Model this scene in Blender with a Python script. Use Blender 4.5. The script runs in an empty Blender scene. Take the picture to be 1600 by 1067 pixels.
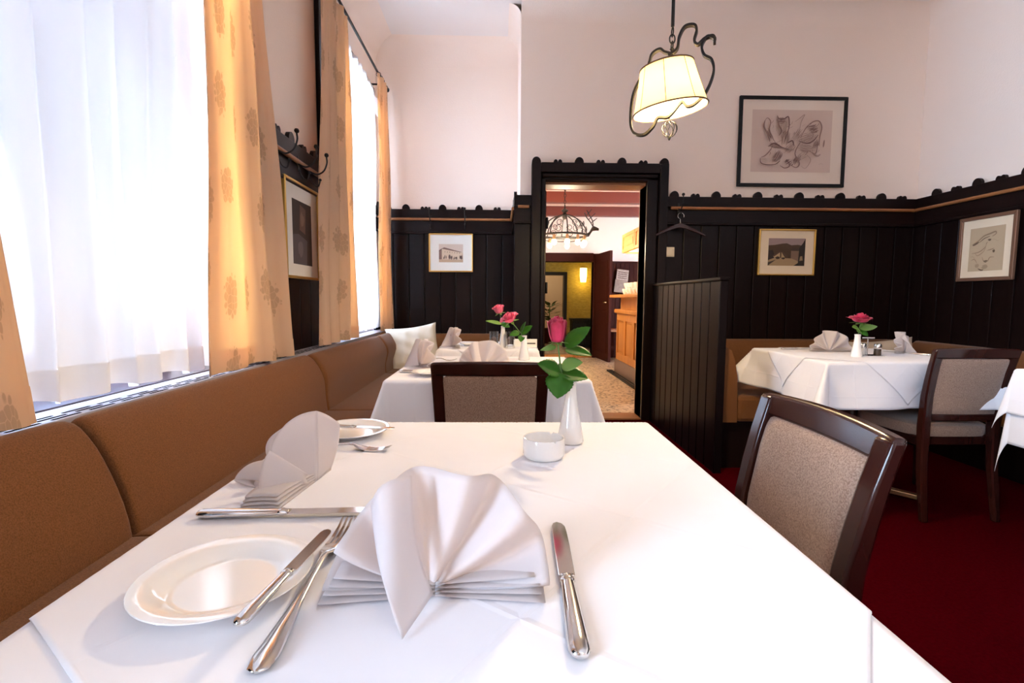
import bpy, bmesh, math, random
from mathutils import Vector, Matrix
PI = math.pi
random.seed(7)
SC = bpy.context.scene
COL = SC.collection

# ------------------------------------------------------------------ camera
def make_camera():
    yaw, pitch, roll = (math.radians(a) for a in (1.386, 4.858, 0.331))
    f = Vector((math.sin(yaw)*math.cos(pitch), math.cos(yaw)*math.cos(pitch), -math.sin(pitch)))
    r = Vector((math.cos(yaw), -math.sin(yaw), 0)); u = r.cross(f)
    r2 = r*math.cos(roll) + u*math.sin(roll); u2 = u*math.cos(roll) - r*math.sin(roll)
    cd = bpy.data.cameras.new('camera'); cd.sensor_width = 36; cd.lens = 783/1600*36
    cd.clip_start = .02
    co = bpy.data.objects.new('camera', cd); COL.objects.link(co)
    m = Matrix((r2, u2, -f)).transposed().to_4x4(); m.translation = (0, 0, 1.05)
    co.matrix_world = m
    SC.camera = co
make_camera()

# ------------------------------------------------------------------ light and exposure
w = bpy.data.worlds.new('overcast_sky'); SC.world = w; w.use_nodes = True
w.node_tree.nodes['Background'].inputs['Color'].default_value = (0.64, 0.83, 1.09, 1)
w.node_tree.nodes['Background'].inputs['Strength'].default_value = 24.0
SC.view_settings.view_transform = 'Standard'; SC.view_settings.look = 'None'
SC.view_settings.exposure = 0.97; SC.view_settings.gamma = 1.0
SC.view_settings.use_curve_mapping = False
try:
    SC.cycles.max_bounces = 10; SC.cycles.diffuse_bounces = 6; SC.cycles.transparent_max_bounces = 12
    SC.cycles.sample_clamp_indirect = 8.0; SC.cycles.caustics_reflective = False; SC.cycles.caustics_refractive = False
    SC.cycles.use_denoising = True
except Exception: pass
WINDOWS = [(-1.85, -0.25), (0.62, 2.2), (3.60, 4.78)]       # openings of the left wall along y
SILL, HEAD = 0.752, 2.92
def portal(y0, y1):
    ld = bpy.data.lights.new('sky_portal', 'AREA'); ld.shape = 'RECTANGLE'
    ld.size = HEAD-SILL; ld.size_y = y1-y0; ld.cycles.is_portal = True
    lo = bpy.data.objects.new('sky_portal', ld); COL.objects.link(lo)
    lo.location = (-1.62, (y0+y1)/2, (SILL+HEAD)/2); lo.rotation_euler = (0, -PI/2, 0)
for a, b in WINDOWS: portal(a, b)
BACKWIN = []                           # windows of the wall behind the viewer, along x
BSILL = .9
for a, b in BACKWIN:
    ld = bpy.data.lights.new('sky_portal', 'AREA'); ld.shape = 'RECTANGLE'; ld.size = b-a; ld.size_y = HEAD-BSILL; ld.cycles.is_portal = True
    lo = bpy.data.objects.new('sky_portal', ld); COL.objects.link(lo); lo.location = ((a+b)/2, -2.95, (BSILL+HEAD)/2); lo.rotation_euler = (PI/2, 0, PI)
def point_light(name, loc, power, col, r=.03):
    ld = bpy.data.lights.new(name, 'POINT'); ld.energy = power; ld.color = col; ld.shadow_soft_size = r
    lo = bpy.data.objects.new(name, ld); COL.objects.link(lo); lo.location = loc
    return lo

# ------------------------------------------------------------------ materials
def nt(m): return m.node_tree.nodes, m.node_tree.links
def mat(name, col, rough=.5, metal=0., var=None, vscale=(6, 6, 6), vdetail=4, bump=0., bscale=60, sheen=0., coat=0., spec=.5, emit=None, estr=0., stretch=None, alpha=None):
    m = bpy.data.materials.new(name); m.use_nodes = True
    n, l = nt(m); b = n['Principled BSDF']
    b.inputs['Base Color'].default_value = (*col, 1); b.inputs['Roughness'].default_value = rough
    b.inputs['Metallic'].default_value = metal; b.inputs['Specular IOR Level'].default_value = spec
    if sheen: b.inputs['Sheen Weight'].default_value = sheen; b.inputs['Sheen Roughness'].default_value = .4
    if coat: b.inputs['Coat Weight'].default_value = coat; b.inputs['Coat Roughness'].default_value = .08
    if emit: b.inputs['Emission Color'].default_value = (*emit, 1); b.inputs['Emission Strength'].default_value = estr
    if var or bump:
        tc = n.new('ShaderNodeTexCoord'); mp = n.new('ShaderNodeMapping'); l.new(tc.outputs['Object'], mp.inputs[0])
        mp.inputs['Scale'].default_value = vscale
    if var:
        nz = n.new('ShaderNodeTexNoise'); nz.inputs['Scale'].default_value = 1; nz.inputs['Detail'].default_value = vdetail
        l.new(mp.outputs[0], nz.inputs['Vector'])
        rp = n.new('ShaderNodeValToRGB'); l.new(nz.outputs['Fac'], rp.inputs[0])
        rp.color_ramp.elements[0].position = .3; rp.color_ramp.elements[1].position = .7
        rp.color_ramp.elements[0].color = (*col, 1); rp.color_ramp.elements[1].color = (*var, 1)
        l.new(rp.outputs[0], b.inputs['Base Color'])
    if bump:
        nb = n.new('ShaderNodeTexNoise'); nb.inputs['Scale'].default_value = bscale; nb.inputs['Detail'].default_value = 3
        l.new(tc.outputs['Object'], nb.inputs['Vector'])
        bp = n.new('ShaderNodeBump'); bp.inputs['Strength'].default_value = bump; bp.inputs['Distance'].default_value = .01
        l.new(nb.outputs['Fac'], bp.inputs['Height']); l.new(bp.outputs[0], b.inputs['Normal'])
    return m

M = {}
M['plaster'] = mat('wall_plaster', (.94, .79, .685), .9, bump=.12, bscale=90)
M['ceiling'] = mat('ceiling_plaster', (.88, .80, .75), .9, bump=.08, bscale=60)
M['bar_wall'] = mat('bar_plaster', (.88, .76, .68), .9)
M['carpet'] = mat('red_carpet', (.060, .0006, .003), 1.0, spec=.0, var=(.038, .0004, .002), vscale=(90, 90, 90), bump=.5, bscale=350)
M['wood'] = mat('dark_stained_wood', (.0065, .0024, .0024), .32, spec=.13, var=(.011, .005, .004), vscale=(30, 30, 1.2), bump=.05, bscale=40)
M['wood_h'] = mat('dark_stained_rail', (.008, .003, .0028), .36, spec=.13, var=(.012, .005, .004), vscale=(1.5, 1.5, 40))
M['part_wood'] = mat('partition_wood', (.004, .0018, .0022), .36, spec=.08, var=(.006, .003, .0035), vscale=(30, 30, 1.2))
M['groove'] = mat('panel_backing', (.006, .003, .003), .6)
M['rail'] = mat('worn_brown_rail', (.38, .15, .05), .4, var=(.27, .10, .03), vscale=(4, 4, 60))
M['mahogany'] = mat('mahogany_lacquer', (.026, .006, .005), .18, var=(.036, .009, .006), vscale=(25, 25, 4), coat=.15, spec=.3)
M['bench'] = mat('brown_upholstery', (.215, .088, .032), .9, spec=.12, var=(.13, .050, .017), vscale=(330, 330, 330), vdetail=2, bump=.25, bscale=500, sheen=.2)
M['chair_fabric'] = mat('beige_woven_upholstery', (.43, .285, .21), .9, spec=.2, var=(.24, .145, .10), vscale=(320, 320, 320), vdetail=1, bump=.3, bscale=600, sheen=.35)
M['pillow'] = mat('cream_cotton', (.72, .66, .56), .9, bump=.25, bscale=14)
M['china'] = mat('white_glazed_china', (.86, .83, .80), .08, coat=.5)
M['steel'] = mat('polished_steel', (.72, .70, .68), .12, metal=1.)
M['iron'] = mat('black_forged_iron', (.009, .007, .006), .42, spec=.3)
M['black'] = mat('black_lacquer', (.006, .005, .005), .4, spec=.2)
M['gold'] = mat('gilt_frame', (.70, .42, .10), .28, metal=.75)
M['bronze'] = mat('bronze_wood_frame', (.22, .11, .065), .35, metal=.3)
M['mount'] = mat('mount_card', (.84, .80, .72), .8)
M['mount_w'] = mat('cream_lamplit_mount', (.80, .65, .47), .8)  # cream card, with warm lamplight on the street view mixed into the colour
M['mount_b'] = mat('tinted_mount_card', (.82, .69, .58), .8)
M['sill'] = mat('painted_sill', (.36, .33, .37), .28, spec=.3)
M['sill_dark'] = mat('dark_varnished_sill', (.035, .018, .022), .3, spec=.3)
M['winframe'] = mat('brown_window_frame', (.06, .03, .028), .3)
M['wincase'] = mat('grey_casement', (.45, .48, .60), .4)
M['oak'] = mat('golden_oak', (.52, .23, .055), .38, var=(.40, .16, .033), vscale=(20, 20, 2.5))
M['oak_l'] = mat('pale_pine', (.85, .50, .17), .4, var=(.74, .40, .11), vscale=(4, 4, 30))
M['beam'] = mat('red_brown_beam', (.16, .026, .012), .5)
M['redwood'] = mat('red_brown_panel', (.040, .009, .006), .55, spec=.06)
M['paper'] = mat('white_paper', (.80, .77, .72), .8)
M['news'] = mat('printed_newspaper', (.62, .55, .48), .8, var=(.22, .16, .13), vscale=(60, 60, 90))
M['brass'] = mat('brass_foot', (.45, .28, .14), .3, metal=.8)
M['metal_kick'] = mat('dull_metal_kickplate', (.22, .16, .14), .4, metal=.5)
M['switch'] = mat('ivory_plastic', (.72, .60, .42), .4)
M['leaf'] = mat('rose_leaf_green', (.020, .095, .004), .42, spec=.25, var=(.034, .14, .008), vscale=(40, 40, 40))
M['leaf_pale'] = mat('pale_leaf', (.16, .30, .06), .45)
M['stem'] = mat('rose_stem', (.10, .22, .05), .5)
M['petal'] = mat('rose_petal', (.34, .004, .028), .55, var=(.70, .03, .13), vscale=(45, 45, 22), sheen=.2)
M['petal_l'] = mat('light_rose_petal', (.74, .07, .18), .55, var=(.84, .20, .32), vscale=(30, 30, 30), sheen=.2)
M['slot'] = mat('dark_slot', (.004, .004, .004), .9, spec=.0)
M['green'] = mat('pot_plant_green', (.03, .08, .012), .5)
M['bulb'] = mat('lit_bulb', (1, .9, .7), .3, emit=(1, .80, .50), estr=14)
M['panel_light'] = mat('lit_panel', (1, .9, .7), .4, emit=(1, .78, .42), estr=3)
M['sconce'] = mat('lit_sconce', (1, .9, .5), .4, emit=(1, .78, .22), estr=4)

def terrazzo():
    m = mat('terrazzo', (.62, .50, .36), .28); n, l = nt(m); b = n['Principled BSDF']
    tc = n.new('ShaderNodeTexCoord'); v = n.new('ShaderNodeTexVoronoi'); v.inputs['Scale'].default_value = 42
    l.new(tc.outputs['Object'], v.inputs['Vector'])
    r = n.new('ShaderNodeValToRGB'); l.new(v.outputs['Color'], r.inputs[0])
    e = r.color_ramp.elements; e[0].position = .15; e[0].color = (.12, .07, .04, 1); e[1].position = .6; e[1].color = (.72, .60, .45, 1)
    x = e.new(.35); x.color = (.55, .40, .25, 1)
    l.new(r.outputs[0], b.inputs['Base Color']); return m
M['terrazzo'] = terrazzo()
def rough_wall():
    m = mat('yellow_rough_plaster', (.50, .34, .05), .85, var=(.34, .22, .03), vscale=(14, 14, 30), bump=.8, bscale=30); return m
M['yellow'] = rough_wall()

def cloth_mat(name, col, crease=0., rough=.85):
    m = mat(name, col, rough, sheen=.15); n, l = nt(m); b = n['Principled BSDF']
    tc = n.new('ShaderNodeTexCoord')
    nz = n.new('ShaderNodeTexNoise'); nz.inputs['Scale'].default_value = 9; nz.inputs['Detail'].default_value = 2
    l.new(tc.outputs['Object'], nz.inputs['Vector'])
    bp = n.new('ShaderNodeBump'); bp.inputs['Strength'].default_value = .22; bp.inputs['Distance'].default_value = .02
    l.new(nz.outputs['Fac'], bp.inputs['Height'])
    last = bp
    if crease:                                     # ironed fold lines, every 0.3 m of the cloth (UV is the flat cloth in metres)
        sx = n.new('ShaderNodeSeparateXYZ'); l.new(tc.outputs['UV'], sx.inputs[0]); hs = []
        for ax in 'XY':
            a = n.new('ShaderNodeMath'); a.operation = 'PINGPONG'; l.new(sx.outputs[ax], a.inputs[0]); a.inputs[1].default_value = .13
            c = n.new('ShaderNodeMapRange'); l.new(a.outputs[0], c.inputs[0]); c.inputs[1].default_value = .0; c.inputs[2].default_value = .006
            c.inputs[3].default_value = 1; c.inputs[4].default_value = 0; hs.append(c)
        mx = n.new('ShaderNodeMath'); mx.operation = 'MAXIMUM'; l.new(hs[0].outputs[0], mx.inputs[0]); l.new(hs[1].outputs[0], mx.inputs[1])
        b2 = n.new('ShaderNodeBump'); b2.inputs['Strength'].default_value = crease; b2.inputs['Distance'].default_value = .004
        l.new(mx.outputs[0], b2.inputs['Height']); l.new(bp.outputs[0], b2.inputs['Normal']); last = b2
    l.new(last.outputs[0], b.inputs['Normal'])
    return m
M['cloth'] = cloth_mat('white_table_linen', (.86, .84, .87), .15)
def napkin_mat():
    m = cloth_mat('white_napkin_linen', (.78, .745, .765)); n, l = nt(m); b = n['Principled BSDF']; out = n['Material Output']
    t = n.new('ShaderNodeBsdfTranslucent'); t.inputs[0].default_value = (.93, .85, .80, 1)
    mx = n.new('ShaderNodeMixShader'); mx.inputs[0].default_value = .5
    l.new(b.outputs[0], mx.inputs[1]); l.new(t.outputs[0], mx.inputs[2]); l.new(mx.outputs[0], out.inputs[0]); return m
M['napkin'] = napkin_mat()

def curtain_mat():
    m = bpy.data.materials.new('beige_floral_curtain'); m.use_nodes = True; n, l = nt(m); n.remove(n['Principled BSDF']); out = n['Material Output']
    tc = n.new('ShaderNodeTexCoord'); mp = n.new('ShaderNodeMapping'); mp.inputs['Scale'].default_value = (1, .8, 1)
    l.new(tc.outputs['UV'], mp.inputs[0])
    v = n.new('ShaderNodeTexVoronoi'); v.voronoi_dimensions = '2D'; v.inputs['Scale'].default_value = 3.6; v.inputs['Randomness'].default_value = .35; l.new(mp.outputs[0], v.inputs['Vector'])
    v2 = n.new('ShaderNodeTexVoronoi'); v2.voronoi_dimensions = '2D'; v2.inputs['Scale'].default_value = 32; l.new(tc.outputs['UV'], v2.inputs['Vector'])
    ad = n.new('ShaderNodeMath'); ad.operation = 'MULTIPLY_ADD'; l.new(v2.outputs['Distance'], ad.inputs[0]); ad.inputs[1].default_value = .16; l.new(v.outputs['Distance'], ad.inputs[2])
    ms = n.new('ShaderNodeMapRange'); l.new(ad.outputs[0], ms.inputs[0]); ms.inputs[1].default_value = .27; ms.inputs[2].default_value = .30; ms.inputs[3].default_value = .40; ms.inputs[4].default_value = 0
    e = n.new('ShaderNodeTexVoronoi'); e.voronoi_dimensions = '2D'; e.feature = 'DISTANCE_TO_EDGE'; e.inputs['Scale'].default_value = 32; l.new(tc.outputs['UV'], e.inputs['Vector'])
    er = n.new('ShaderNodeMapRange'); l.new(e.outputs['Distance'], er.inputs[0]); er.inputs[1].default_value = .02; er.inputs[2].default_value = .07; er.inputs[3].default_value = .35; er.inputs[4].default_value = 1
    mu = n.new('ShaderNodeMath'); mu.operation = 'MULTIPLY'; l.new(ms.outputs[0], mu.inputs[0]); l.new(er.outputs[0], mu.inputs[1])
    mix = n.new('ShaderNodeMixRGB'); mix.inputs[1].default_value = (.88, .66, .47, 1); mix.inputs[2].default_value = (.42, .24, .13, 1); l.new(mu.outputs[0], mix.inputs[0])
    tr = n.new('ShaderNodeMixRGB'); tr.blend_type = 'MULTIPLY'; tr.inputs[0].default_value = 1; tr.inputs[2].default_value = (1.0, .87, .60, 1); l.new(mix.outputs[0], tr.inputs[1])
    d = n.new('ShaderNodeBsdfDiffuse'); t = n.new('ShaderNodeBsdfTranslucent'); l.new(mix.outputs[0], d.inputs[0]); l.new(tr.outputs[0], t.inputs[0])
    mx = n.new('ShaderNodeMixShader'); mx.inputs[0].default_value = .42
    l.new(d.outputs[0], mx.inputs[1]); l.new(t.outputs[0], mx.inputs[2]); l.new(mx.outputs[0], out.inputs[0]); return m
M['curtain'] = curtain_mat()
def sheer_mat(name, col, see, trans):
    m = bpy.data.materials.new(name); m.use_nodes = True; n, l = nt(m); n.remove(n['Principled BSDF']); out = n['Material Output']
    d = n.new('ShaderNodeBsdfDiffuse'); t = n.new('ShaderNodeBsdfTranslucent'); p = n.new('ShaderNodeBsdfTransparent')
    d.inputs[0].default_value = (*col, 1); t.inputs[0].default_value = (*col, 1)
    a = n.new('ShaderNodeMixShader'); a.inputs[0].default_value = trans; l.new(d.outputs[0], a.inputs[1]); l.new(t.outputs[0], a.inputs[2])
    b = n.new('ShaderNodeMixShader'); b.inputs[0].default_value = see; l.new(a.outputs[0], b.inputs[1]); l.new(p.outputs[0], b.inputs[2])
    l.new(b.outputs[0], out.inputs[0]); return m
M['sheer'] = sheer_mat('white_sheer_voile', (.94, .94, .97), .014, .026)
M['sheer_thin'] = sheer_mat('thin_sheer_voile', (.94, .94, .96), .12, .34)
M['shade'] = sheer_mat('cream_lamp_shade', (.94, .88, .66), .0, .62)
def pane_mat():
    m = bpy.data.materials.new('window_glass'); m.use_nodes = True; n, l = nt(m); n.remove(n['Principled BSDF']); out = n['Material Output']
    p = n.new('ShaderNodeBsdfTransparent'); g = n.new('ShaderNodeBsdfGlossy'); g.inputs['Roughness'].default_value = .02
    fr = n.new('ShaderNodeFresnel'); fr.inputs[0].default_value = 1.35; a = n.new('ShaderNodeMixShader')
    l.new(fr.outputs[0], a.inputs[0]); l.new(p.outputs[0], a.inputs[1]); l.new(g.outputs[0], a.inputs[2]); l.new(a.outputs[0], out.inputs[0]); return m
M['pane'] = pane_mat()
def glass_mat():
    m = bpy.data.materials.new('clear_glass'); m.use_nodes = True; n, l = nt(m); b = n['Principled BSDF']
    b.inputs['Roughness'].default_value = .02; b.inputs['Transmission Weight'].default_value = 1.; b.inputs['IOR'].default_value = 1.45; b.inputs['Base Color'].default_value = (.97, .98, .98, 1); return m
M['glass'] = glass_mat()
INK = {}
def ink(col):
    k = tuple(round(c, 3) for c in col)
    if k not in INK: INK[k] = mat('print_ink', k, .8)
    return INK[k]

# ------------------------------------------------------------------ mesh building
class MB:
    def __init__(s): s.v = []; s.f = []; s.uv = None; s.mi = []
    def add(s, vs, fs, mi=0):
        o = len(s.v); s.v += [tuple(v) for v in vs]; s.f += [tuple(i+o for i in f) for f in fs]; s.mi += [mi]*len(fs); return s
    def box(s, x0, x1, y0, y1, z0, z1, mi=0):
        vs = [(x, y, z) for x in (x0, x1) for y in (y0, y1) for z in (z0, z1)]
        return s.add(vs, [(0, 1, 3, 2), (4, 6, 7, 5), (0, 4, 5, 1), (2, 3, 7, 6), (0, 2, 6, 4), (1, 5, 7, 3)], mi)
    def grid(s, fn, nu, nv, closed_u=False, mi=0):
        vs = [fn(i/nu, j/nv) for i in range(nu+(0 if closed_u else 1)) for j in range(nv+1)]
        fs = []; n = nu if closed_u else nu+1
        for i in range(nu):
            for j in range(nv):
                a = i*(nv+1)+j; b = ((i+1) % n)*(nv+1)+j
                fs.append((a, b, b+1, a+1))
        return s.add(vs, fs, mi)
    def lathe(s, prof, c=(0, 0, 0), seg=32, mi=0, ax='z', cap=True):
        vs = []; fs = []
        for (r, z) in prof:
            for k in range(seg):
                a = 2*PI*k/seg; x, y = r*math.cos(a), r*math.sin(a)
                p = (x, y, z) if ax == 'z' else ((x, z, y) if ax == 'y' else (z, x, y))
                vs.append((p[0]+c[0], p[1]+c[1], p[2]+c[2]))
        for i in range(len(prof)-1):
            for k in range(seg):
                a = i*seg+k; b = i*seg+(k+1) % seg; fs.append((a, b, b+seg, a+seg))
        if cap:
            fs.append(tuple(range(seg))[::-1]); fs.append(tuple(range((len(prof)-1)*seg, len(prof)*seg)))
        return s.add(vs, fs, mi)
    def tube(s, pts, r, seg=8, mi=0, closed=False, sq=None):
        pts = [Vector(p) for p in pts]; n = len(pts); vs = []; fs = []; up = None
        rs = r if isinstance(r, (list, tuple)) else [r]*n
        for i, p in enumerate(pts):
            if closed: t = pts[(i+1) % n]-pts[i-1]
            else: t = pts[min(i+1, n-1)]-pts[max(i-1, 0)]
            t.normalize()
            if up is None: up = Vector((0, 0, 1)) if abs(t.z) < .9 else Vector((0, 1, 0))
            a = t.cross(up).normalized(); b = a.cross(t).normalized(); up = b
            for k in range(seg):
                an = 2*PI*k/seg; vs.append(p+(a*math.cos(an)+b*math.sin(an))*rs[i])
        for i in range(n if closed else n-1):
            for k in range(seg):
                q = i*seg+k; q2 = i*seg+(k+1) % seg; u = ((i+1) % n)*seg
                fs.append((q, q2, u+(k+1) % seg, u+k))
        if not closed: fs.append(tuple(range(seg))[::-1]); fs.append(tuple(range((n-1)*seg, n*seg)))
        return s.add(vs, fs, mi)
    def ribbon(s, pts, wdir, wid, th, mi=0):
        """flat strap swept along pts; wdir = width direction, th = thickness"""
        pts = [Vector(p) for p in pts]; wd = Vector(wdir).normalized()*wid/2; vs = []; fs = []; n = len(pts)
        for i, p in enumerate(pts):
            t = (pts[min(i+1, n-1)]-pts[max(i-1, 0)]).normalized(); nn = t.cross(wd).normalized()*th/2
            vs += [p-wd-nn, p+wd-nn, p+wd+nn, p-wd+nn]
        for i in range(n-1):
            for k in range(4):
                a = i*4+k; b = i*4+(k+1) % 4; fs.append((a, b, b+4, a+4))
        fs.append((3, 2, 1, 0)); q = (n-1)*4; fs.append((q, q+1, q+2, q+3))
        return s.add(vs, fs, mi)
    def prism(s, poly, fn, mi=0):
        """poly: 2D points; fn(x,y,side) -> 3D, side 0/1"""
        n = len(poly); vs = [fn(x, y, 0) for x, y in poly]+[fn(x, y, 1) for x, y in poly]
        fs = [tuple(range(n))[::-1], tuple(range(n, 2*n))]+[(i, (i+1) % n, n+(i+1) % n, n+i) for i in range(n)]
        return s.add(vs, fs, mi)
    def loft(s, secs, mi=0, cap=True):
        n = len(secs[0]); vs = [p for sc in secs for p in sc]; fs = []
        for i in range(len(secs)-1):
            for k in range(n):
                a = i*n+k; b = i*n+(k+1) % n; fs.append((a, b, b+n, a+n))
        if cap: fs.append(tuple(range(n))[::-1]); fs.append(tuple(range((len(secs)-1)*n, len(secs)*n)))
        return s.add(vs, fs, mi)
    def xform(s, m):
        s.v = [tuple(m @ Vector(v)) for v in s.v]; return s
    def build(s, name, mats, parent=None, smooth=False, bevel=0, solid=0, off=-1, world=False, sub=0, normals=True, uv=None):
        me = bpy.data.meshes.new(name)
        vs = s.v
        if world and parent is not None:
            o = world_loc(parent); vs = [(a-o[0], b-o[1], c-o[2]) for a, b, c in vs]
        me.from_pydata(vs, [], s.f)
        for mm in (mats if isinstance(mats, (list, tuple)) else [mats]): me.materials.append(mm)
        if any(s.mi): me.polygons.foreach_set('material_index', s.mi)
        if normals:
            b = bmesh.new(); b.from_mesh(me); bmesh.ops.recalc_face_normals(b, faces=b.faces); b.to_mesh(me); b.free()
        if uv:
            ul = me.uv_layers.new(name='UVMap')
            for lp in me.loops: ul.data[lp.index].uv = uv[lp.vertex_index]
        if smooth:
            me.polygons.foreach_set('use_smooth', [True]*len(me.polygons))
            try: me.set_sharp_from_angle(angle=math.radians(smooth if smooth is not True else 40))
            except Exception: pass
        ob = bpy.data.objects.new(name, me); COL.objects.link(ob)
        if parent is not None: ob.parent = parent
        if solid:
            md = ob.modifiers.new('Solidify', 'SOLIDIFY'); md.thickness = solid; md.offset = off
        if bevel:
            md = ob.modifiers.new('Bevel', 'BEVEL'); md.width = bevel; md.segments = 2; md.limit_method = 'ANGLE'
        if sub:
            md = ob.modifiers.new('Subdivision', 'SUBSURF'); md.levels = sub; md.render_levels = sub
        return ob
def world_loc(o):
    p = Vector(o.location); q = o.parent
    while q: p += Vector(q.location); q = q.parent
    return p
def tag(o, label=None, cat=None, group=None, kind=None):
    if label: o['label'] = label
    if cat: o['category'] = cat
    if group: o['group'] = group
    if kind: o['kind'] = kind
    return o
def thing(name, label, cat, loc=(0, 0, 0), rz=0, group=None, kind=None):
    o = bpy.data.objects.new(name, None); COL.objects.link(o); o.empty_display_size = .1
    o.location = loc; o.rotation_euler = (0, 0, rz)
    return tag(o, label, cat, group, kind)
def structure(o): o['kind'] = 'structure'; return o
KIDS = {}
def dup(root, loc, rz, label, group=None):
    r = root.copy(); COL.objects.link(r); r.location = loc; r.rotation_euler = (0, 0, rz); r['label'] = label
    if group: r['group'] = group
    for ch in list(root.children):
        c = ch.copy(); COL.objects.link(c); c.parent = r
        for g in list(ch.children):
            d = g.copy(); COL.objects.link(d); d.parent = c
    return r
def copies(ob, offs, parent):
    for o in offs:
        c = ob.copy(); COL.objects.link(c); c.parent = parent; c.location = Vector(ob.location)+Vector(o)
def spline(pts, per=6):
    P = [Vector(p) for p in pts]; out = []
    for i in range(len(P)-1):
        a = P[max(i-1, 0)]; b = P[i]; c = P[i+1]; d = P[min(i+2, len(P)-1)]
        for k in range(per):
            t = k/per; t2 = t*t; t3 = t2*t
            out.append(.5*((2*b)+(c-a)*t+(2*a-5*b+4*c-d)*t2+(3*b-a-3*c+d)*t3))
    out.append(P[-1]); return out
def lerp(a, b, t): return a+(b-a)*t
def interp(xs, ys, x):
    if x <= xs[0]: return ys[0]
    for i in range(len(xs)-1):
        if x <= xs[i+1]:
            return lerp(ys[i], ys[i+1], (x-xs[i])/(xs[i+1]-xs[i]))
    return ys[-1]

# ================================================================== STRUCTURE
XL, XR, YF, YA, YB, ZC = -1.2, 3.57, 4.3, 5.02, -2.7, 3.45
XC = 0.165                                                   # corner between alcove and front wall
structure(MB().box(XL-.4, XR+.2, YB-.2, YF, -.1, 0).box(XL-.4, XC+.1, YF, YA+.2, -.1, 0).build('floor', M['carpet']))
structure(MB().box(XC+.1, 4.8, YF, 13.4, -.12, -.002).build('floor', M['terrazzo']))
structure(MB().box(XL-.4, XR+.2, YB-.2, YF+.2, ZC, ZC+.1).box(XL-.4, XC+.1, YF+.2, YA+.2, ZC, ZC+.1).build('ceiling', M['ceiling']))
def wall_left():
    m = MB(); ys = [YB]+[v for wv in WINDOWS for v in wv]+[YA+.2]
    for i in range(0, len(ys), 2): m.box(XL-.38, XL, ys[i], ys[i+1], 0, ZC)
    for a, b in WINDOWS: m.box(XL-.38, XL, a, b, 0, SILL-.005); m.box(XL-.38, XL, a, b, HEAD, ZC)
    return structure(m.build('wall_left', M['plaster']))
W_LEFT = wall_left()
W_ALC = structure(MB().box(XL, XC+.2, YA, YA+.2, 0, ZC).build('wall_alcove', M['plaster']))
DX0, DX1, DZ = .377, 1.233, 2.035                              # doorway
W_FRONT = structure(MB().box(XC, DX0, YF, YF+.2, 0, ZC).box(DX1, XR+.2, YF, YF+.2, 0, ZC).box(DX0, DX1, YF, YF+.2, DZ, ZC).box(XC, XC+.19, YF+.2, YA, 0, ZC).build('wall_front', M['plaster']))
W_RIGHT = structure(MB().box(XR, XR+.2, YB, YF, 0, ZC).build('wall_right', M['plaster']))
def wall_back():
    m = MB(); xs = [XL]+[v for wv in BACKWIN for v in wv]+[XR]
    for i in range(0, len(xs), 2): m.box(xs[i], xs[i+1], YB-.2, YB, 0, ZC)
    for a, b in BACKWIN: m.box(a, b, YB-.2, YB, 0, BSILL).box(a, b, YB-.2, YB, HEAD, ZC)
    structure(m.build('wall_back', M['plaster']))
    for i, (a, b) in enumerate(BACKWIN):
        t = thing('window_%d' % (i+5), None, None, ((a+b)/2, YB-.1, BSILL), kind='structure')
        f = MB(); xm = (a+b)/2
        f.box(a, a+.06, YB-.14, YB-.08, BSILL, HEAD).box(b-.06, b, YB-.14, YB-.08, BSILL, HEAD).box(a+.06, b-.06, YB-.14, YB-.08, BSILL, BSILL+.06).box(a+.06, b-.06, YB-.14, YB-.08, HEAD-.06, HEAD).box(xm-.03, xm+.03, YB-.14, YB-.08, BSILL+.06, HEAD-.06)
        f.build('window_frame', M['winframe'], t, world=True)
        MB().box(a+.05, xm-.02, YB-.112, YB-.108, BSILL+.05, HEAD-.05).build('pane', M['pane'], t, world=True)
        MB().box(xm+.02, b-.05, YB-.112, YB-.108, BSILL+.05, HEAD-.05).build('pane', M['pane'], t, world=True)
wall_back()
# coved junctions under the ceiling
def cove(name, a, b, nrm, r=.20):
    a = Vector(a); b = Vector(b); nrm = Vector(nrm)
    def fn(u, v):
        t = v*PI/2
        return tuple(lerp(a, b, u)+nrm*(r-r*math.cos(t))+Vector((0, 0, -r+r*math.sin(t))))
    m = MB(); m.grid(fn, 1, 12); structure(m.build(name, M['plaster'], smooth=True))
cove('trim_1', (XL, YB, ZC), (XL, YA, ZC), (1, 0, 0))
cove('trim_2', (XL, YA, ZC), (XC, YA, ZC), (0, -1, 0))
cove('trim_3', (XC, YF, ZC), (XR, YF, ZC), (0, -1, 0), .14)
cove('trim_4', (XR, YB, ZC), (XR, YF, ZC), (-1, 0, 0), .14)
cove('trim_5', (XC, YF, ZC), (XC, YA, ZC), (-1, 0, 0), .10)

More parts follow.
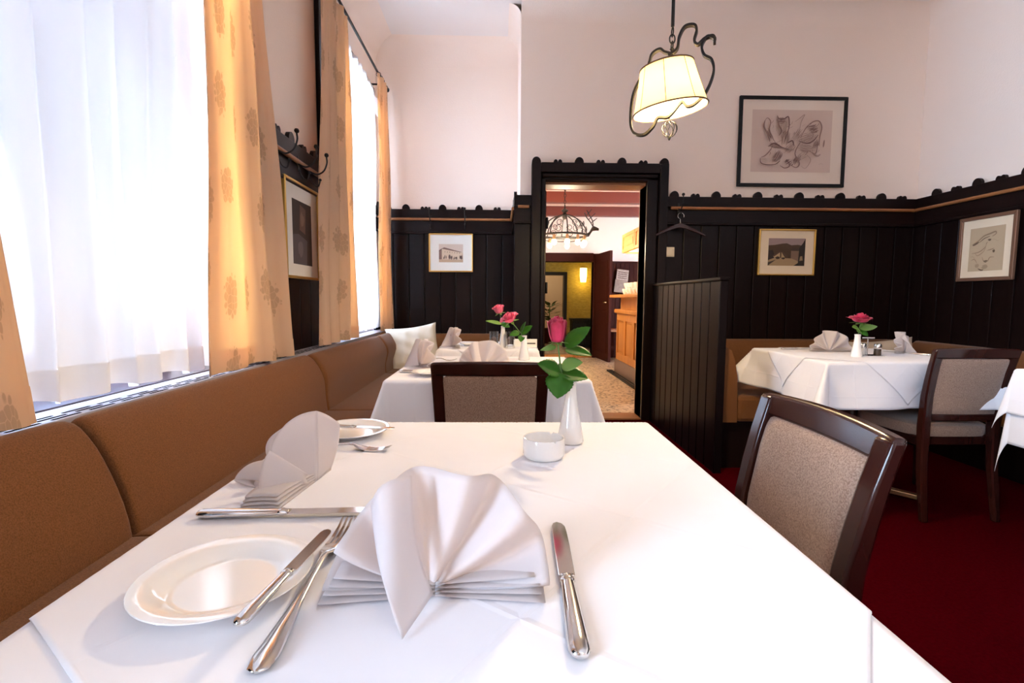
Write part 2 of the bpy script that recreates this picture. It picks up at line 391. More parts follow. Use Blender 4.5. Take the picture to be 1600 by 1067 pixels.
# ---- panelled wainscot: boards, bands, crest ornaments are pieces of the wall they cover
RT = 1.912                                                   # top of the crest band
def wainscot(wall, p0, dirv, nrm, length, first_big, zt=RT, ornament_phase=0., bw=.152, boards_from=0., tail=0.):
    """p0 on the wall plane at floor, dirv along the wall, nrm into the room"""
    d = Vector(dirv); n = Vector(nrm); p0 = Vector(p0)
    def pt(a, b, z): return tuple(p0+d*a+n*b+Vector((0, 0, z)))
    def bar(name, a0, a1, b0, b1, z0, z1, m, bev=.004):
        vs = [pt(a, b, z) for a in (a0, a1) for b in (b0, b1) for z in (z0, z1)]
        return MB().add(vs, [(0, 1, 3, 2), (4, 6, 7, 5), (0, 4, 5, 1), (2, 3, 7, 6), (0, 2, 6, 4), (1, 5, 7, 3)]).build(name, m, wall, bevel=bev)
    bar('panel_backing', 0, length, 0, .012, 0, zt-.02, M['groove'], 0)
    nb = int((length)/bw); proto = None
    for i in range(nb+1):
        a0 = i*bw+.003; a1 = min((i+1)*bw-.003, length)
        if a1-a0 < .03: continue
        if proto is None or a1-a0 < bw-.01:
            vs = [pt(a, b, z) for a in (a0, a1) for b in (.010, .030) for z in (.0, zt-.21)]
            ob = MB().add(vs, [(0, 1, 3, 2), (4, 6, 7, 5), (0, 4, 5, 1), (2, 3, 7, 6), (0, 2, 6, 4), (1, 5, 7, 3)]).build('board', M['wood'], wall, bevel=.005)
            if proto is None: proto = ob
        else:
            c = proto.copy(); COL.objects.link(c); c.parent = wall; c.location = d*(i*bw)
    bar('lower_band', 0, length, .012, .042, zt-.215, zt-.105, M['wood_h'])
    bar('moulding', 0, length, .012, .058, zt-.235, zt-.212, M['wood_h'], .006)
    bar('crest_band', 0, length-tail, .012, .052, zt-.085, zt, M['wood_h'])
    # rounded coat rail of lighter wood
    MB().tube([pt(0.03, .058, zt-.097), pt(length-.02, .058, zt-.097)], .0135, 10).build('coat_rail', M['rail'], wall, smooth=True)
    # crest ornaments: one large half disc, one double small one, alternating
    def disc(r, h): return [(r*math.cos(t*PI/12), h*math.sin(t*PI/12)) for t in range(13)]
    big = [(-.037, -.006)]+[(x, y+.004) for x, y in reversed(disc(.037, .042))]+[(.037, -.006)]
    sm = [(-.036, -.006)]+[(x-.018, y) for x, y in reversed(disc(.018, .026))]+[(x+.018, y) for x, y in reversed(disc(.018, .026))]+[(.036, -.006)]
    protos = {}
    k = 0; a = first_big
    while a < length-.02:
        key = 'big' if k % 2 == 0 else 'small'
        if a > .02:
            if key not in protos:
                poly = big if key == 'big' else sm
                ob = MB().prism(poly, lambda x, y, s: pt(x, .026+.024*s, zt+y)).build('crest_ornament', M['wood_h'], wall)
                protos[key] = ob
                ob.location = d*a
            else:
                c = protos[key].copy(); COL.objects.link(c); c.parent = wall; c.location = d*a
        a += .177; k += 1
wainscot(W_ALC, (XL, YA, 0), (1, 0, 0), (0, -1, 0), XC-XL, .284-.354)
wainscot(W_FRONT, (1.398, YF, 0), (1, 0, 0), (0, -1, 0), XR-1.398, .06)
wainscot(W_RIGHT, (XR, YF, 0), (0, -1, 0), (-1, 0, 0), YF+1.0, .06+.177)
wainscot(W_FRONT, (XC, YF, 0), (0, 1, 0), (-1, 0, 0), YA-YF, .05)
wainscot(W_FRONT, (XC-.05, YF, 0), (1, 0, 0), (0, -1, 0), .258-XC+.05, 5., bw=.14)
wainscot(W_LEFT, (XL, 2.22, 0), (0, 1, 0), (1, 0, 0), 1.17, .30)
wainscot(W_LEFT, (XL, 4.79, 0), (0, 1, 0), (1, 0, 0), .22, .06)
wainscot(W_LEFT, (XL, -.20, 0), (0, 1, 0), (1, 0, 0), .78, .06)

# ---- doorway to the bar room
def doorway():
    t = thing('door_1', None, None, (0.82, YF, 0), kind='structure')
    yf = YF-.055
    for x0, x1 in ((.258, .336), (1.326, 1.400)): MB().box(x0, x1, yf-.015, YF, 0, 2.175).build('jamb_casing', M['wood'], t, world=True, bevel=.006)
    for x0, x1 in ((.336, DX0), (DX1, 1.326)): MB().box(x0, x1, yf+.02, YF+.2, 0, 2.08).build('jamb', M['wood'], t, world=True, bevel=.01)
    MB().box(.336, 1.326, yf-.015, YF, 2.095, 2.175).build('head_casing', M['wood_h'], t, world=True, bevel=.006)
    MB().box(.336, 1.326, yf+.02, YF+.2, DZ, 2.095).build('head', M['wood_h'], t, world=True, bevel=.01)
    MB().box(.35, 1.31, yf-.005, yf+.02, 2.06, 2.09).build('moulding', M['wood_h'], t, world=True, bevel=.008)
    MB().box(DX0, DX1, YF+.02, YF+.2, DZ-.022, DZ).build('head_lining', M['rail'], t, world=True)
    MB().box(DX0, DX1, YF-.02, YF+.2, .001, .018).build('threshold', M['rail'], t, world=True, bevel=.004)
    MB().box(DX0-.012, DX0+.028, YF+.205, YF+1.05, .012, DZ-.03).build('door_leaf', M['wood'], t, world=True, bevel=.004)
    for z in (.35, 1.15, 1.72): MB().lathe([(.011, -.05), (.013, -.045), (.013, .045), (.011, .05)], (DX0+.034, YF+.2, z), 10).build('hinge', M['black'], t, world=True, smooth=True)
    def disc(r, h): return [(r*math.cos(k*PI/12), h*math.sin(k*PI/12)) for k in range(13)]
    for i, x in enumerate([.296+k*.1777 for k in range(7)]):
        if i % 2 == 0: poly = [(-.037, -.006)]+[(a, b+.004) for a, b in reversed(disc(.037, .042))]+[(.037, -.006)]
        else: poly = [(-.036, -.006)]+[(a-.018, b) for a, b in reversed(disc(.018, .026))]+[(a+.018, b) for a, b in reversed(disc(.018, .026))]+[(.036, -.006)]
        MB().prism(poly, lambda a, b, s, x=x: (x+a, yf-.005+.03*s, 2.175+b)).build('crest_ornament', M['wood_h'], t, world=True)
doorway()

# ---- windows in the left wall
def window(idx, y0, y1):
    t = thing('window_%d' % idx, None, None, (XL-.26, (y0+y1)/2, SILL), kind='structure')
    xa, xb = XL-.30, XL-.235
    f = MB().box(xa, xb, y0, y0+.06, SILL, HEAD).box(xa, xb, y1-.06, y1, SILL, HEAD).box(xa, xb, y0+.06, y1-.06, HEAD-.06, HEAD).box(xa, xb, y0+.06, y1-.06, SILL, SILL+.06)
    f.build('window_frame', M['winframe'], t, world=True, bevel=.006)
    ym = (y0+y1)/2; zt = 2.02
    MB().box(xa+.005, xb+.005, y0+.06, y1-.06, zt-.04, zt+.04).build('transom', M['wincase'], t, world=True, bevel=.006)
    for a, b in ((y0+.06, ym), (ym, y1-.06)):
        MB().box(xa+.012, xb-.008, a+.002, a+.055, SILL+.06, zt-.04).box(xa+.012, xb-.008, b-.055, b-.002, SILL+.06, zt-.04).box(xa+.012, xb-.008, a+.055, b-.055, zt-.10, zt-.04).box(xa+.012, xb-.008, a+.055, b-.055, SILL+.06, SILL+.12).build('casement', M['wincase'], t, world=True, bevel=.004)
        MB().box(xa+.03, xa+.034, a+.05, b-.05, SILL+.115, zt-.095).build('pane', M['pane'], t, world=True)
    MB().box(xa+.03, xa+.034, y0+.06, y1-.06, zt+.04, HEAD-.06).build('pane', M['pane'], t, world=True)
    MB().box(XL-.235, XL-.0005, y0+.001, y1-.001, SILL-.012, SILL).build('window_sill', M['sill_dark'], t, world=True, bevel=.002)
    if idx > 0:
        MB().box(XL, XL+.03, y0-(.20 if idx == 2 else .075), y0-.005, SILL-.05, HEAD+.07).build('window_casing', M['wood'], t, world=True, bevel=.01)
        MB().box(XL, XL+.03, y1+.005, y1+.075, SILL-.05, HEAD+.07).build('window_casing', M['wood'], t, world=True, bevel=.01)
        MB().box(XL, XL+.03, y0-.005, y1+.005, HEAD, HEAD+.07).build('window_casing', M['winframe'], t, world=True, bevel=.01)
for i, (a, b) in enumerate(WINDOWS): window(i, a, b)

# ---- long ledge (radiator cover) behind the bench with vent slots
def ledge():
    t = thing('radiator_ledge', 'pale glossy ledge with vent slots behind the long window bench', 'ledge', (XL+.07, 1.9, 0))
    MB().box(XL+.061, XL+.090, .3, 4.95, .02, SILL-.03).build('front_panel', M['wood'], t, world=True)
    MB().box(XL+.001, XL+.122, .3, 4.95, SILL-.03, SILL-.004).build('ledge_top', M['sill'], t, world=True, bevel=.003)
    g = MB(); y = .5; k = 0
    while y < 3.2:
        for r in range(3): g.box(XL+.064+.019*r, XL+.071+.019*r, y+.02*r, y+.085+.02*r, SILL-.004, SILL-.0032)
        y += .115; k += 1
    tag(g.build('vent_slot', M['slot'], t, world=True), kind='stuff')
ledge()

# ================================================================== BAR ROOM beyond the doorway
BY, BZ = 9.0, 2.66
def bar_shell():
    structure(MB().box(.30, .37, YA+.001, BY, 0, BZ).build('wall_bar_left', M['bar_wall']))
    structure(MB().box(4.4, 4.6, YF+.2, BY, 0, BZ).build('wall_bar_right', M['bar_wall']))
    structure(MB().box(.358, 4.6, YF+.2, 11.15, BZ, BZ+.1).build('ceiling', M['bar_wall']))
    w = structure(MB().box(.30, .78, BY, BY+.15, 0, BZ).box(1.66, 4.6, BY, BY+.15, 0, BZ).box(.78, 1.66, BY, BY+.15, 1.715, BZ).build('wall_bar_back', M['bar_wall']))
    # dark board panel with cap on the back wall
    MB().box(1.9, 2.46, BY-.02, BY, 0, 1.715).build('panel_backing', M['groove'], w)
    for i in range(7):
        MB().box(1.9+i*.08+.002, 1.9+(i+1)*.08-.002, BY-.04, BY-.015, 0, 1.70).build('board', M['redwood'], w, bevel=.004)
    MB().box(1.86, 2.5, BY-.06, BY, 1.70, 1.725).build('cap_rail', M['redwood'], w, bevel=.004)
    for i, y in enumerate((5.75, 6.76, 7.72, 8.92)):
        structure(MB().box(.37, 4.4, y-.07, y+.07, 2.50, BZ).build('beam', M['beam'], bevel=.008))
    # corridor behind
    structure(MB().box(.3, .9, 11.0, 11.15, 0, BZ).box(1.40, 3.0, 11.0, 11.15, 0, BZ).box(.9, 1.40, 11.0, 11.15, 1.58, BZ).build('wall_corridor_back', M['yellow']))
    structure(MB().box(.2, .3, BY+.15, 13.3, 0, BZ).build('wall_corridor_left', M['yellow']))
    structure(MB().box(2.6, 2.7, BY+.15, 13.3, 0, BZ).build('wall_corridor_right', M['yellow']))
    structure(MB().box(.2, 2.7, 13.2, 13.3, 0, BZ).build('wall_far_room', M['bar_wall']))
    structure(MB().box(.2, 2.7, 11.15, 13.3, BZ, BZ+.1).build('ceiling', M['bar_wall']))
    t = thing('door_2', None, None, (1.2, BY, 0), kind='structure')
    MB().box(1.66, 1.80, BY-.04, BY+.16, 0, 1.86).build('jamb', M['redwood'], t, world=True, bevel=.008)
    MB().box(.64, .78, BY-.04, BY+.16, 0, 1.86).build('jamb', M['redwood'], t, world=True, bevel=.008)
    MB().box(.78, 1.66, BY-.04, BY+.16, 1.715, 1.87).build('head', M['redwood'], t, world=True, bevel=.008)
    MB().box(.78, 1.66, BY-.03, BY+.18, .0, .05).build('threshold', M['oak'], t, world=True, bevel=.004)
    lf = MB().box(0, .045, -.82, 0, .02, 1.84)
    for z0, z1 in ((.15, .85), (1.0, 1.70)): lf.box(-.006, 0, -.72, -.10, z0, z1)
    l = lf.build('door_leaf', M['redwood'], t, bevel=.006); l.location = (1.685-1.2, -.045, 0); l.rotation_euler = (0, 0, math.radians(6))
    hb = MB().tube([(-.03, -.77, 1.0), (-.05, -.77, 1.0), (-.05, -.68, 1.0)], .009, 8).build('door_handle', M['steel'], l, smooth=True)
    t3 = thing('door_3', None, None, (1.15, 11, 0), kind='structure')
    MB().box(1.39, 1.46, 10.95, 11.17, 0, 1.64).build('jamb', M['black'], t3, world=True)
    MB().box(.84, .91, 10.95, 11.17, 0, 1.64).build('jamb', M['black'], t3, world=True)
    MB().box(.91, 1.39, 10.95, 11.17, 1.57, 1.64).build('head', M['black'], t3, world=True)
bar_shell()

# ================================================================== SEATING
def bench_profile(top_x, top_z, seat_x, seat_front, seat_z=.46, base=0.0):
    """backrest outline in (out, z); out grows into the room"""
    return None
def cushion_block(outline, a0, a1, fn, round_r=.03, n=6):
    """loft an outline [(o,z)] from a0 to a1 along a direction; ends are pinched so each section puffs out"""
    m = MB(); secs = []
    cx = sum(p[0] for p in outline)/len(outline); cz = sum(p[1] for p in outline)/len(outline)
    steps = [(0, .93), (.35, .975), (1, 1.0)]
    L = []
    for t, s in steps: L.append((a0+round_r*t, s))
    for t, s in reversed(steps): L.append((a1-round_r*t, s))
    mid = [L[0], L[1], L[2]]+[(lerp(L[2][0], L[3][0], k/8), 1.0) for k in range(1, 8)]+L[3:]
    for a, s in mid: secs.append([fn(a, cx+(o-cx)*s, cz+(z-cz)*s) for o, z in outline])
    return m.loft(secs)
def back_outline(tx, tz, bx, zb=.40):
    """tx/bx = out coordinate of top back edge / lower front edge"""
    pts = [(tx-.015, zb), (tx-.02, tz-.05), (tx-.005, tz-.008), (tx+.02, tz+.002), (tx+.05, tz-.012), (tx+.082, tz-.06), (tx+.115, tz-.13)]
    pts += [(bx-.012, .54), (bx+.002, .47), (bx, zb)]
    return pts
def long_bench():
    t = thing('corner_bench', 'long brown upholstered bench running under the windows into the alcove corner', 'bench', (-.85, 2.2, 0))
    fnL = lambda a, o, z: (o, a, z)
    def tx(y): return lerp(-1.050, -.980, (y-1.25)/2.6)
    for i, (a, b) in enumerate(((-.1, 1.21), (1.22, 2.60), (2.61, 3.92), (3.93, 4.50))):
        m = MB(); secs = []
        N = 14
        for k in range(N+1):
            u = k/N; y = lerp(a, b, u)
            e = min(k, N-k); s = (.90, .965, .99, 1)[min(e, 3)]
            yy = (a if k <= N/2 else b)+((0, .006, .02, .05)[e]*(1 if k <= N/2 else -1) if e < 4 else 0) if e < 4 else y
            o0 = back_outline(tx(y), .760, -.893)
            cx = sum(p[0] for p in o0)/len(o0); cz = .58
            secs.append([(cx+(o-cx)*s if o > cx else o, yy, cz+(z-cz)*(s if z > cz else 1)) for o, z in o0])
        m.loft(secs).build('backrest', M['bench'], t, world=True, smooth=60, sub=1)
    # alcove part of the back, with the curved corner piece
    fnA = lambda a, o, z: (a, 4.97-o, z)
    outA = [(0.02, .40), (.02, .66), (.03, .703), (.055, .714), (.09, .70), (.115, .64), (.13, .55), (.14, .47), (.14, .40)]
    cushion_block(outA, -.70, .10, fnA).build('backrest', M['bench'], t, world=True, smooth=60, sub=1)
    m = MB(); secs = []
    for k in range(9):
        th = k/8*PI/2; c = Vector((-.70, 4.505, 0)); R = .445
        outC = [(0, .40), (0, .69), (.01, .735-.018*k/8), (.035, .748-.03*k/8), (.07, .72), (.10, .64), (.13, .54), (.15, .47), (.15, .40)]
        secs.append([(c.x-(R-o)*math.cos(th)*.86, c.y+(R-o)*math.sin(th), z) for o, z in outC])
    m.loft(secs).build('backrest', M['bench'], t, world=True, smooth=60)
    seat = [(-.97, .40), (-.97, .455), (-.9, .465), (-.55, .468), (-.485, .462), (-.462, .44), (-.458, .40), (-.47, .345), (-.97, .345)]
    for a, b in ((-.1, 1.21), (1.22, 2.60), (2.61, 3.92)):
        cushion_block(seat, a, b, lambda a_, o, z: (o, a_, z), .015).build('seat', M['bench'], t, world=True, smooth=50)
    MB().box(-.97, .10, 3.93, 4.87, .345, .462).build('seat', M['bench'], t, world=True, bevel=.03)
    MB().box(-1.0, -.50, -.1, 3.93, .0, .345).box(-1.0, .10, 3.93, 4.88, .0, .345).build('bench_base', M['wood'], t, world=True, bevel=.006)
long_bench()
def right_bench():
    t = thing('corner_bench', 'brown upholstered corner bench along the dark panels behind the right-hand tables', 'bench', (2.4, 3.9, 0))
    # against the partition, its cut end faces the room
    prof = [(1.355, .30), (1.355, .70), (1.362, .748), (1.385, .76), (1.41, .745), (1.435, .68), (1.452, .58), (1.458, .46), (1.462, .30)]
    m = MB(); m.loft([[(o, a, z) for o, z in prof] for a in (3.0, 3.02, 3.6, 3.75)]).build('backrest', M['bench'], t, world=True, smooth=50)
    MB().box(1.46, 1.86, 3.0, 3.77, .30, .462).build('seat', M['bench'], t, world=True, bevel=.025)
    MB().box(1.365, 1.84, 3.04, 3.77, 0, .30).build('bench_base', M['wood'], t, world=True)
    outF = [(.035, .30), (.035, .68), (.05, .715), (.08, .722), (.11, .70), (.14, .62), (.165, .5), (.17, .30)]
    cushion_block(outF, 1.36, 3.0, lambda a, o, z: (a, YF-o, z)).build('backrest', M['bench'], t, world=True, smooth=60)
    cushion_block(outF, 3.02, 3.53, lambda a, o, z: (a, YF-o, z)).build('backrest', M['bench'], t, world=True, smooth=60)
    MB().box(1.38, 3.4, 3.77, 4.13, .30, .462).build('seat', M['bench'], t, world=True, bevel=.025)
    MB().box(1.40, 3.4, 3.80, 4.12, 0, .30).build('bench_base', M['wood'], t, world=True)
    cushion_block(outF, 1.2, 4.12, lambda a, o, z: (XR-o, a, z)).build('backrest', M['bench'], t, world=True, smooth=60)
    MB().box(3.0, 3.4, 1.2, 3.77, .30, .462).build('seat', M['bench'], t, world=True, bevel=.025)
    MB().box(3.02, 3.4, 1.22, 3.80, 0, .30).build('bench_base', M['wood'], t, world=True)
right_bench()

def partition():
    t = thing('partition', 'dark tongue-and-groove partition standing out from the wall beside the doorway', 'partition', (1.32, 3.6, 0))
    x0, y0, y1, zt = 1.318, 2.93, 4.24, 1.185
    MB().box(x0-.008, x0+.010, y0+.03, y1, 0, zt-.02).build('panel_backing', M['groove'], t, world=True)
    n = 10; bw = (y1-y0-.03)/n; p = MB().box(x0-.020, x0-.006, y0+.032, y0+.03+bw-.004, 0, zt-.02).build('board', M['part_wood'], t, world=True, bevel=.005)
    copies(p, [(0, k*bw, 0) for k in range(1, n)], t)
    p = MB().box(x0+.010, x0+.022, y0+.032, y0+.03+bw-.004, 0, zt-.02).build('board', M['part_wood'], t, world=True, bevel=.005)
    copies(p, [(0, k*bw, 0) for k in range(1, n)], t)
    MB().box(x0-.024, x0+.026, y0, y0+.032, 0, zt-.02).build('end_post', M['part_wood'], t, world=True, bevel=.006)
    MB().box(x0-.030, x0+.032, y0-.006, y1, zt-.02, zt).build('cap_rail', M['part_wood'], t, world=True, bevel=.006)
partition()

# ------------------------------------------------------------------ chairs
def make_chair(label, loc, rz, group):
    t = thing('dining_chair', label, 'chair', loc, rz, group)
    W = .2025
    def yb(z): return interp([0, .25, .45, .60, .72, .84], [-.245, -.21, -.200, -.212, -.235, -.268], z)
    zs = [0, .12, .25, .36, .45, .52, .60, .68, .75, .80, .828]
    for s in (-1, 1):
        secs = []
        for z in zs:
            y = yb(z); wx = interp([0, .45, .83], [.015, .019, .021], z); wy = interp([0, .45, .83], [.014, .022, .013], z)
            cx = s*(W-.02+interp([0, .45, .83], [-.006, -.012, .0], z))
            secs.append([(cx-wx, y-wy, z), (cx+wx, y-wy, z), (cx+wx, y+wy, z), (cx-wx, y+wy, z)])
        MB().loft(secs).build('rear_post', M['mahogany'], t, smooth=50, bevel=.006)
    def bow(x): return -.016*(1-(x/W)**2)
    secs = []                                                       # top rail, bowed
    for k in range(13):
        x = lerp(-W+.0005, W-.0005, k/12); dy = bow(x); zt = .832+.006*(1-(x/W)**2)
        secs.append([(x, yb(zt)+dy-.013, zt), (x, yb(zt)+dy+.013, zt), (x, yb(.787)+dy+.013, .786), (x, yb(.787)+dy-.013, .786)])
    MB().loft(secs).build('top_rail', M['mahogany'], t, smooth=40, bevel=.007)
    secs = []
    for k in range(9):
        x = lerp(-W+.03, W-.03, k/8); dy = bow(x)
        secs.append([(x, yb(.50)+dy-.012, .485), (x, yb(.50)+dy+.012, .485), (x, yb(.52)+dy+.012, .518), (x, yb(.52)+dy-.012, .518)])
    MB().loft(secs).build('lower_rail', M['mahogany'], t, smooth=40, bevel=.004)
    # padded back panel, rounded upper corners
    def pad(side, th):
        def fn(u, v):
            z = lerp(.512, .794, v); hw = W-.036
            r = .035; tv = (.794-z)
            if tv < r: hw = hw-r+math.sqrt(max(0, r*r-(r-tv)**2))
            x = lerp(-hw, hw, u); e = min(1, min(u, 1-u)*9)*min(1, min(v, 1-v)*9); e = math.sin(e*PI/2)
            return (x, yb(z)+bow(x)+side*(.004+th*e), z)
        return fn
    m = MB(); m.grid(pad(1, .016), 26, 22); m.grid(pad(-1, .008), 26, 22); m.build('back_panel', M['chair_fabric'], t, smooth=80)
    # seat
    def seat(u, v):
        a = 2*PI*u; e = 5
        c, s_ = math.cos(a), math.sin(a); rr = (abs(c)**e+abs(s_)**e)**(-1/e)
        y = .03+.225*rr*s_*1.0; x = (.215+.0*y)*rr*c*lerp(.93, 1.03, (y+.2)/.45)
        f = [(.0, .40), (.98, .40), (1.0, .415), (1.0, .44), (.985, .452), (.9, .460), (.55, .466), (.0, .468)]
        k = v*(len(f)-1); i = min(int(k), len(f)-2); t_ = k-i
        q = lerp(f[i][0], f[i+1][0], t_); z = lerp(f[i][1], f[i+1][1], t_)
        return (x*q, .03+(y-.03)*q, z)
    MB().grid(seat, 40, 14, closed_u=True).build('seat', M['chair_fabric'], t, smooth=50)
    MB().box(-.185, .185, -.18, .235, .355, .402).build('seat_frame', M['mahogany'], t, bevel=.006)
    for s in (-1, 1):
        MB().loft([[(s*(.195)-q, .235-q, z), (s*(.195)+q, .235-q, z), (s*.195+q, .235+q, z), (s*.195-q, .235+q, z)] for z, q in ((0, .014), (.2, .018), (.40, .021))]).build('front_leg', M['mahogany'], t, bevel=.004)
    return t
CH = make_chair('beige upholstered chair with mahogany frame drawn up to the right side of the near table', (.372, .965, 0), PI/2, 'dining chairs')
dup(CH, (-.033, 1.965, 0), 0, 'chair seen from behind across the far end of the near table')
dup(CH, (2.20, 2.51, 0), 0, 'dark chair with its back to us at the right-hand table with the drooping white cloth')

# ------------------------------------------------------------------ tables and linen
def cloth(cx, cy, hx, hy, z, sx, sy, rot, n, s0=.05, s1=.34, wave=.06, k=16., ph=0., lift=0., seed=1, sag=.0015, off=(0, 0)):
    """square cloth laid flat, hanging over the edges of a table of half size hx, hy"""
    rnd = random.Random(seed); c, s = math.cos(rot), math.sin(rot); vs = []; uv = []; rr = .010
    kk = [(rnd.uniform(.7, 1.3)*k, rnd.uniform(0, 6.28)) for _ in range(2)]
    for i in range(n+1):
        for j in range(n+1):
            u = (i/n-.5)*sx; v = (j/n-.5)*sy; px = u*c-v*s+off[0]; py = u*s+v*c+off[1]
            qx = max(-hx, min(hx, px)); qy = max(-hy, min(hy, py)); dx, dy = px-qx, py-qy; d = math.hypot(dx, dy)
            if d < 1e-6:
                vs.append((cx+px, cy+py, z+lift+sag*math.sin(7*px+ph)*math.cos(6*py+ph*.7)*(1 if lift == 0 else 1)))
            else:
                nx, ny = dx/d, dy/d; cf = (2*abs(nx*ny))**2.2; t = qx-qy if cf < .5 else 0
                t = (qx if abs(ny) > abs(nx) else qy)
                wv = sum(math.sin(a*t+b) for a, b in kk)*.5*wave*min(1, d/.15)*(1-cf)
                sl = max(-.05, min(.75, s0+s1*cf+wv))
                arc = rr*PI/2
                if d < arc: an = d/rr; out = rr*math.sin(an); dn = rr*(1-math.cos(an))
                else:
                    e = d-arc; out = rr+e*sl; dn = rr+e*math.sqrt(1-sl*sl)
                out += lift
                vs.append((cx+qx+nx*out, cy+qy+ny*out, z+lift-dn))
            uv.append((u, v))
    fs = [(i*(n+1)+j, (i+1)*(n+1)+j, (i+1)*(n+1)+j+1, i*(n+1)+j+1) for i in range(n) for j in range(n)]
    m = MB(); m.add(vs, fs); return m, uv
def table(label, cx, cy, wx, wy, foot_mat='mahogany', rz=0.):
    t = thing('dining_table', label, 'table', (cx, cy, 0))
    MB().box(-wx/2+.002, wx/2-.002, -wy/2+.002, wy/2-.002, .722, .7535).build('table_top', M['mahogany'], t, bevel=.004)
    MB().lathe([(.05, .03), (.036, .07), (.034, .66), (.09, .70), (.09, .722)], (0, 0, 0), 20).build('pedestal', M['mahogany'], t, smooth=True)
    for k in range(4):
        a = k*PI/2+PI/4+rz; d = Vector((math.cos(a), math.sin(a), 0)); nrm = Vector((-d.y, d.x, 0))
        sec = []
        for r, z, hh, ww in ((.03, .045, .03, .024), (.20, .034, .016, .024), (.34, .018, .016, .022)):
            sec.append([d*r-nrm*ww+Vector((0, 0, z-hh)), d*r+nrm*ww+Vector((0, 0, z-hh)), d*r+nrm*ww+Vector((0, 0, z+hh*.5)), d*r-nrm*ww+Vector((0, 0, z+hh*.5))])
        MB().loft(sec).build('foot', M[foot_mat], t, bevel=.003)
    return t
def linen(name, label, group, args, kw, thick=.0012):
    m, uv = cloth(*args, **kw)
    o = m.build(name, M['cloth'], None, smooth=80, solid=thick, off=-1, uv=uv, normals=False)
    # put the origin at the cloth's centre on the table
    return tag(o, label, 'tablecloth', group)
TZ = .76
table('near dining table hidden under its white cloth', -.0375, .54, .765, 1.24)
linen('tablecloth', 'large white tablecloth covering the near table', 'white tablecloths', (-.0375, .54, .3825, .62, TZ-.0025, 1.30, 1.78, 0, 110), dict(s0=.03, s1=.3, wave=.05, seed=3))
linen('top_cloth', 'white square top cloth laid diagonally over the near table', 'white top cloths', (-.0375, .54, .3825, .62, TZ-.0012, 1.04, 1.04, math.radians(53), 190), dict(s0=.03, s1=.3, wave=.05, lift=.0012, seed=5, off=(.005, .257)))
table('middle dining table under a white cloth in front of the chair seen from behind', -.042, 2.155, .735, .73)
linen('tablecloth', 'white tablecloth falling in folds over the middle table by the bench', 'white tablecloths', (-.042, 2.155, .3675, .365, TZ-.0005, 1.36, 1.28, 0, 100), dict(s0=.10, s1=.30, wave=.16, k=13, seed=11))
table('small far dining table under white linen in the alcove', -.07, 3.14, .575, .52)
linen('tablecloth', 'white tablecloth on the small far table in the alcove', 'white tablecloths', (-.07, 3.14, .2875, .26, TZ-.0025, 1.1, 1.05, 0, 80), dict(s0=.06, s1=.3, wave=.10, seed=13))
linen('top_cloth', 'white top cloth with a hanging point on the far alcove table', 'white top cloths', (-.07, 3.14, .2875, .26, TZ-.0012, .62, .62, PI/4, 110), dict(s0=.06, s1=.3, wave=.08, lift=.0015, seed=14))
table('right-hand dining table under drooping white linen with a brass-edged foot', 1.945, 2.69, .76, .70, 'brass', .25)
linen('tablecloth', 'white tablecloth with drooping corners on the right-hand table before the dark panels', 'white tablecloths', (1.945, 2.69, .38, .35, TZ-.0025, 1.22, 1.16, 0, 100), dict(s0=.10, s1=.55, wave=.24, k=11, seed=21))
linen('top_cloth', 'white top cloth hanging as a triangle over the front of the right-hand table', 'white top cloths', (1.945, 2.69, .38, .35, TZ-.0012, .80, .80, math.radians(47), 130), dict(s0=.12, s1=.55, wave=.24, k=11, lift=.0018, seed=21))
table('dining table mostly outside the right edge of the picture', 2.615, 1.72, .76, .74)
linen('tablecloth', 'white tablecloth with a hanging corner at the right edge of the picture', 'white tablecloths', (2.615, 1.72, .38, .37, TZ-.0025, 1.42, 1.40, 0, 110), dict(s0=.03, s1=.05, wave=.05, seed=25))
linen('top_cloth', 'white top cloth lapping over the table at the right edge of the picture', 'white top cloths', (2.615, 1.72, .38, .37, TZ-.0012, 1.16, 1.14, 0, 110), dict(s0=.10, s1=.10, wave=.05, lift=.004, seed=25))

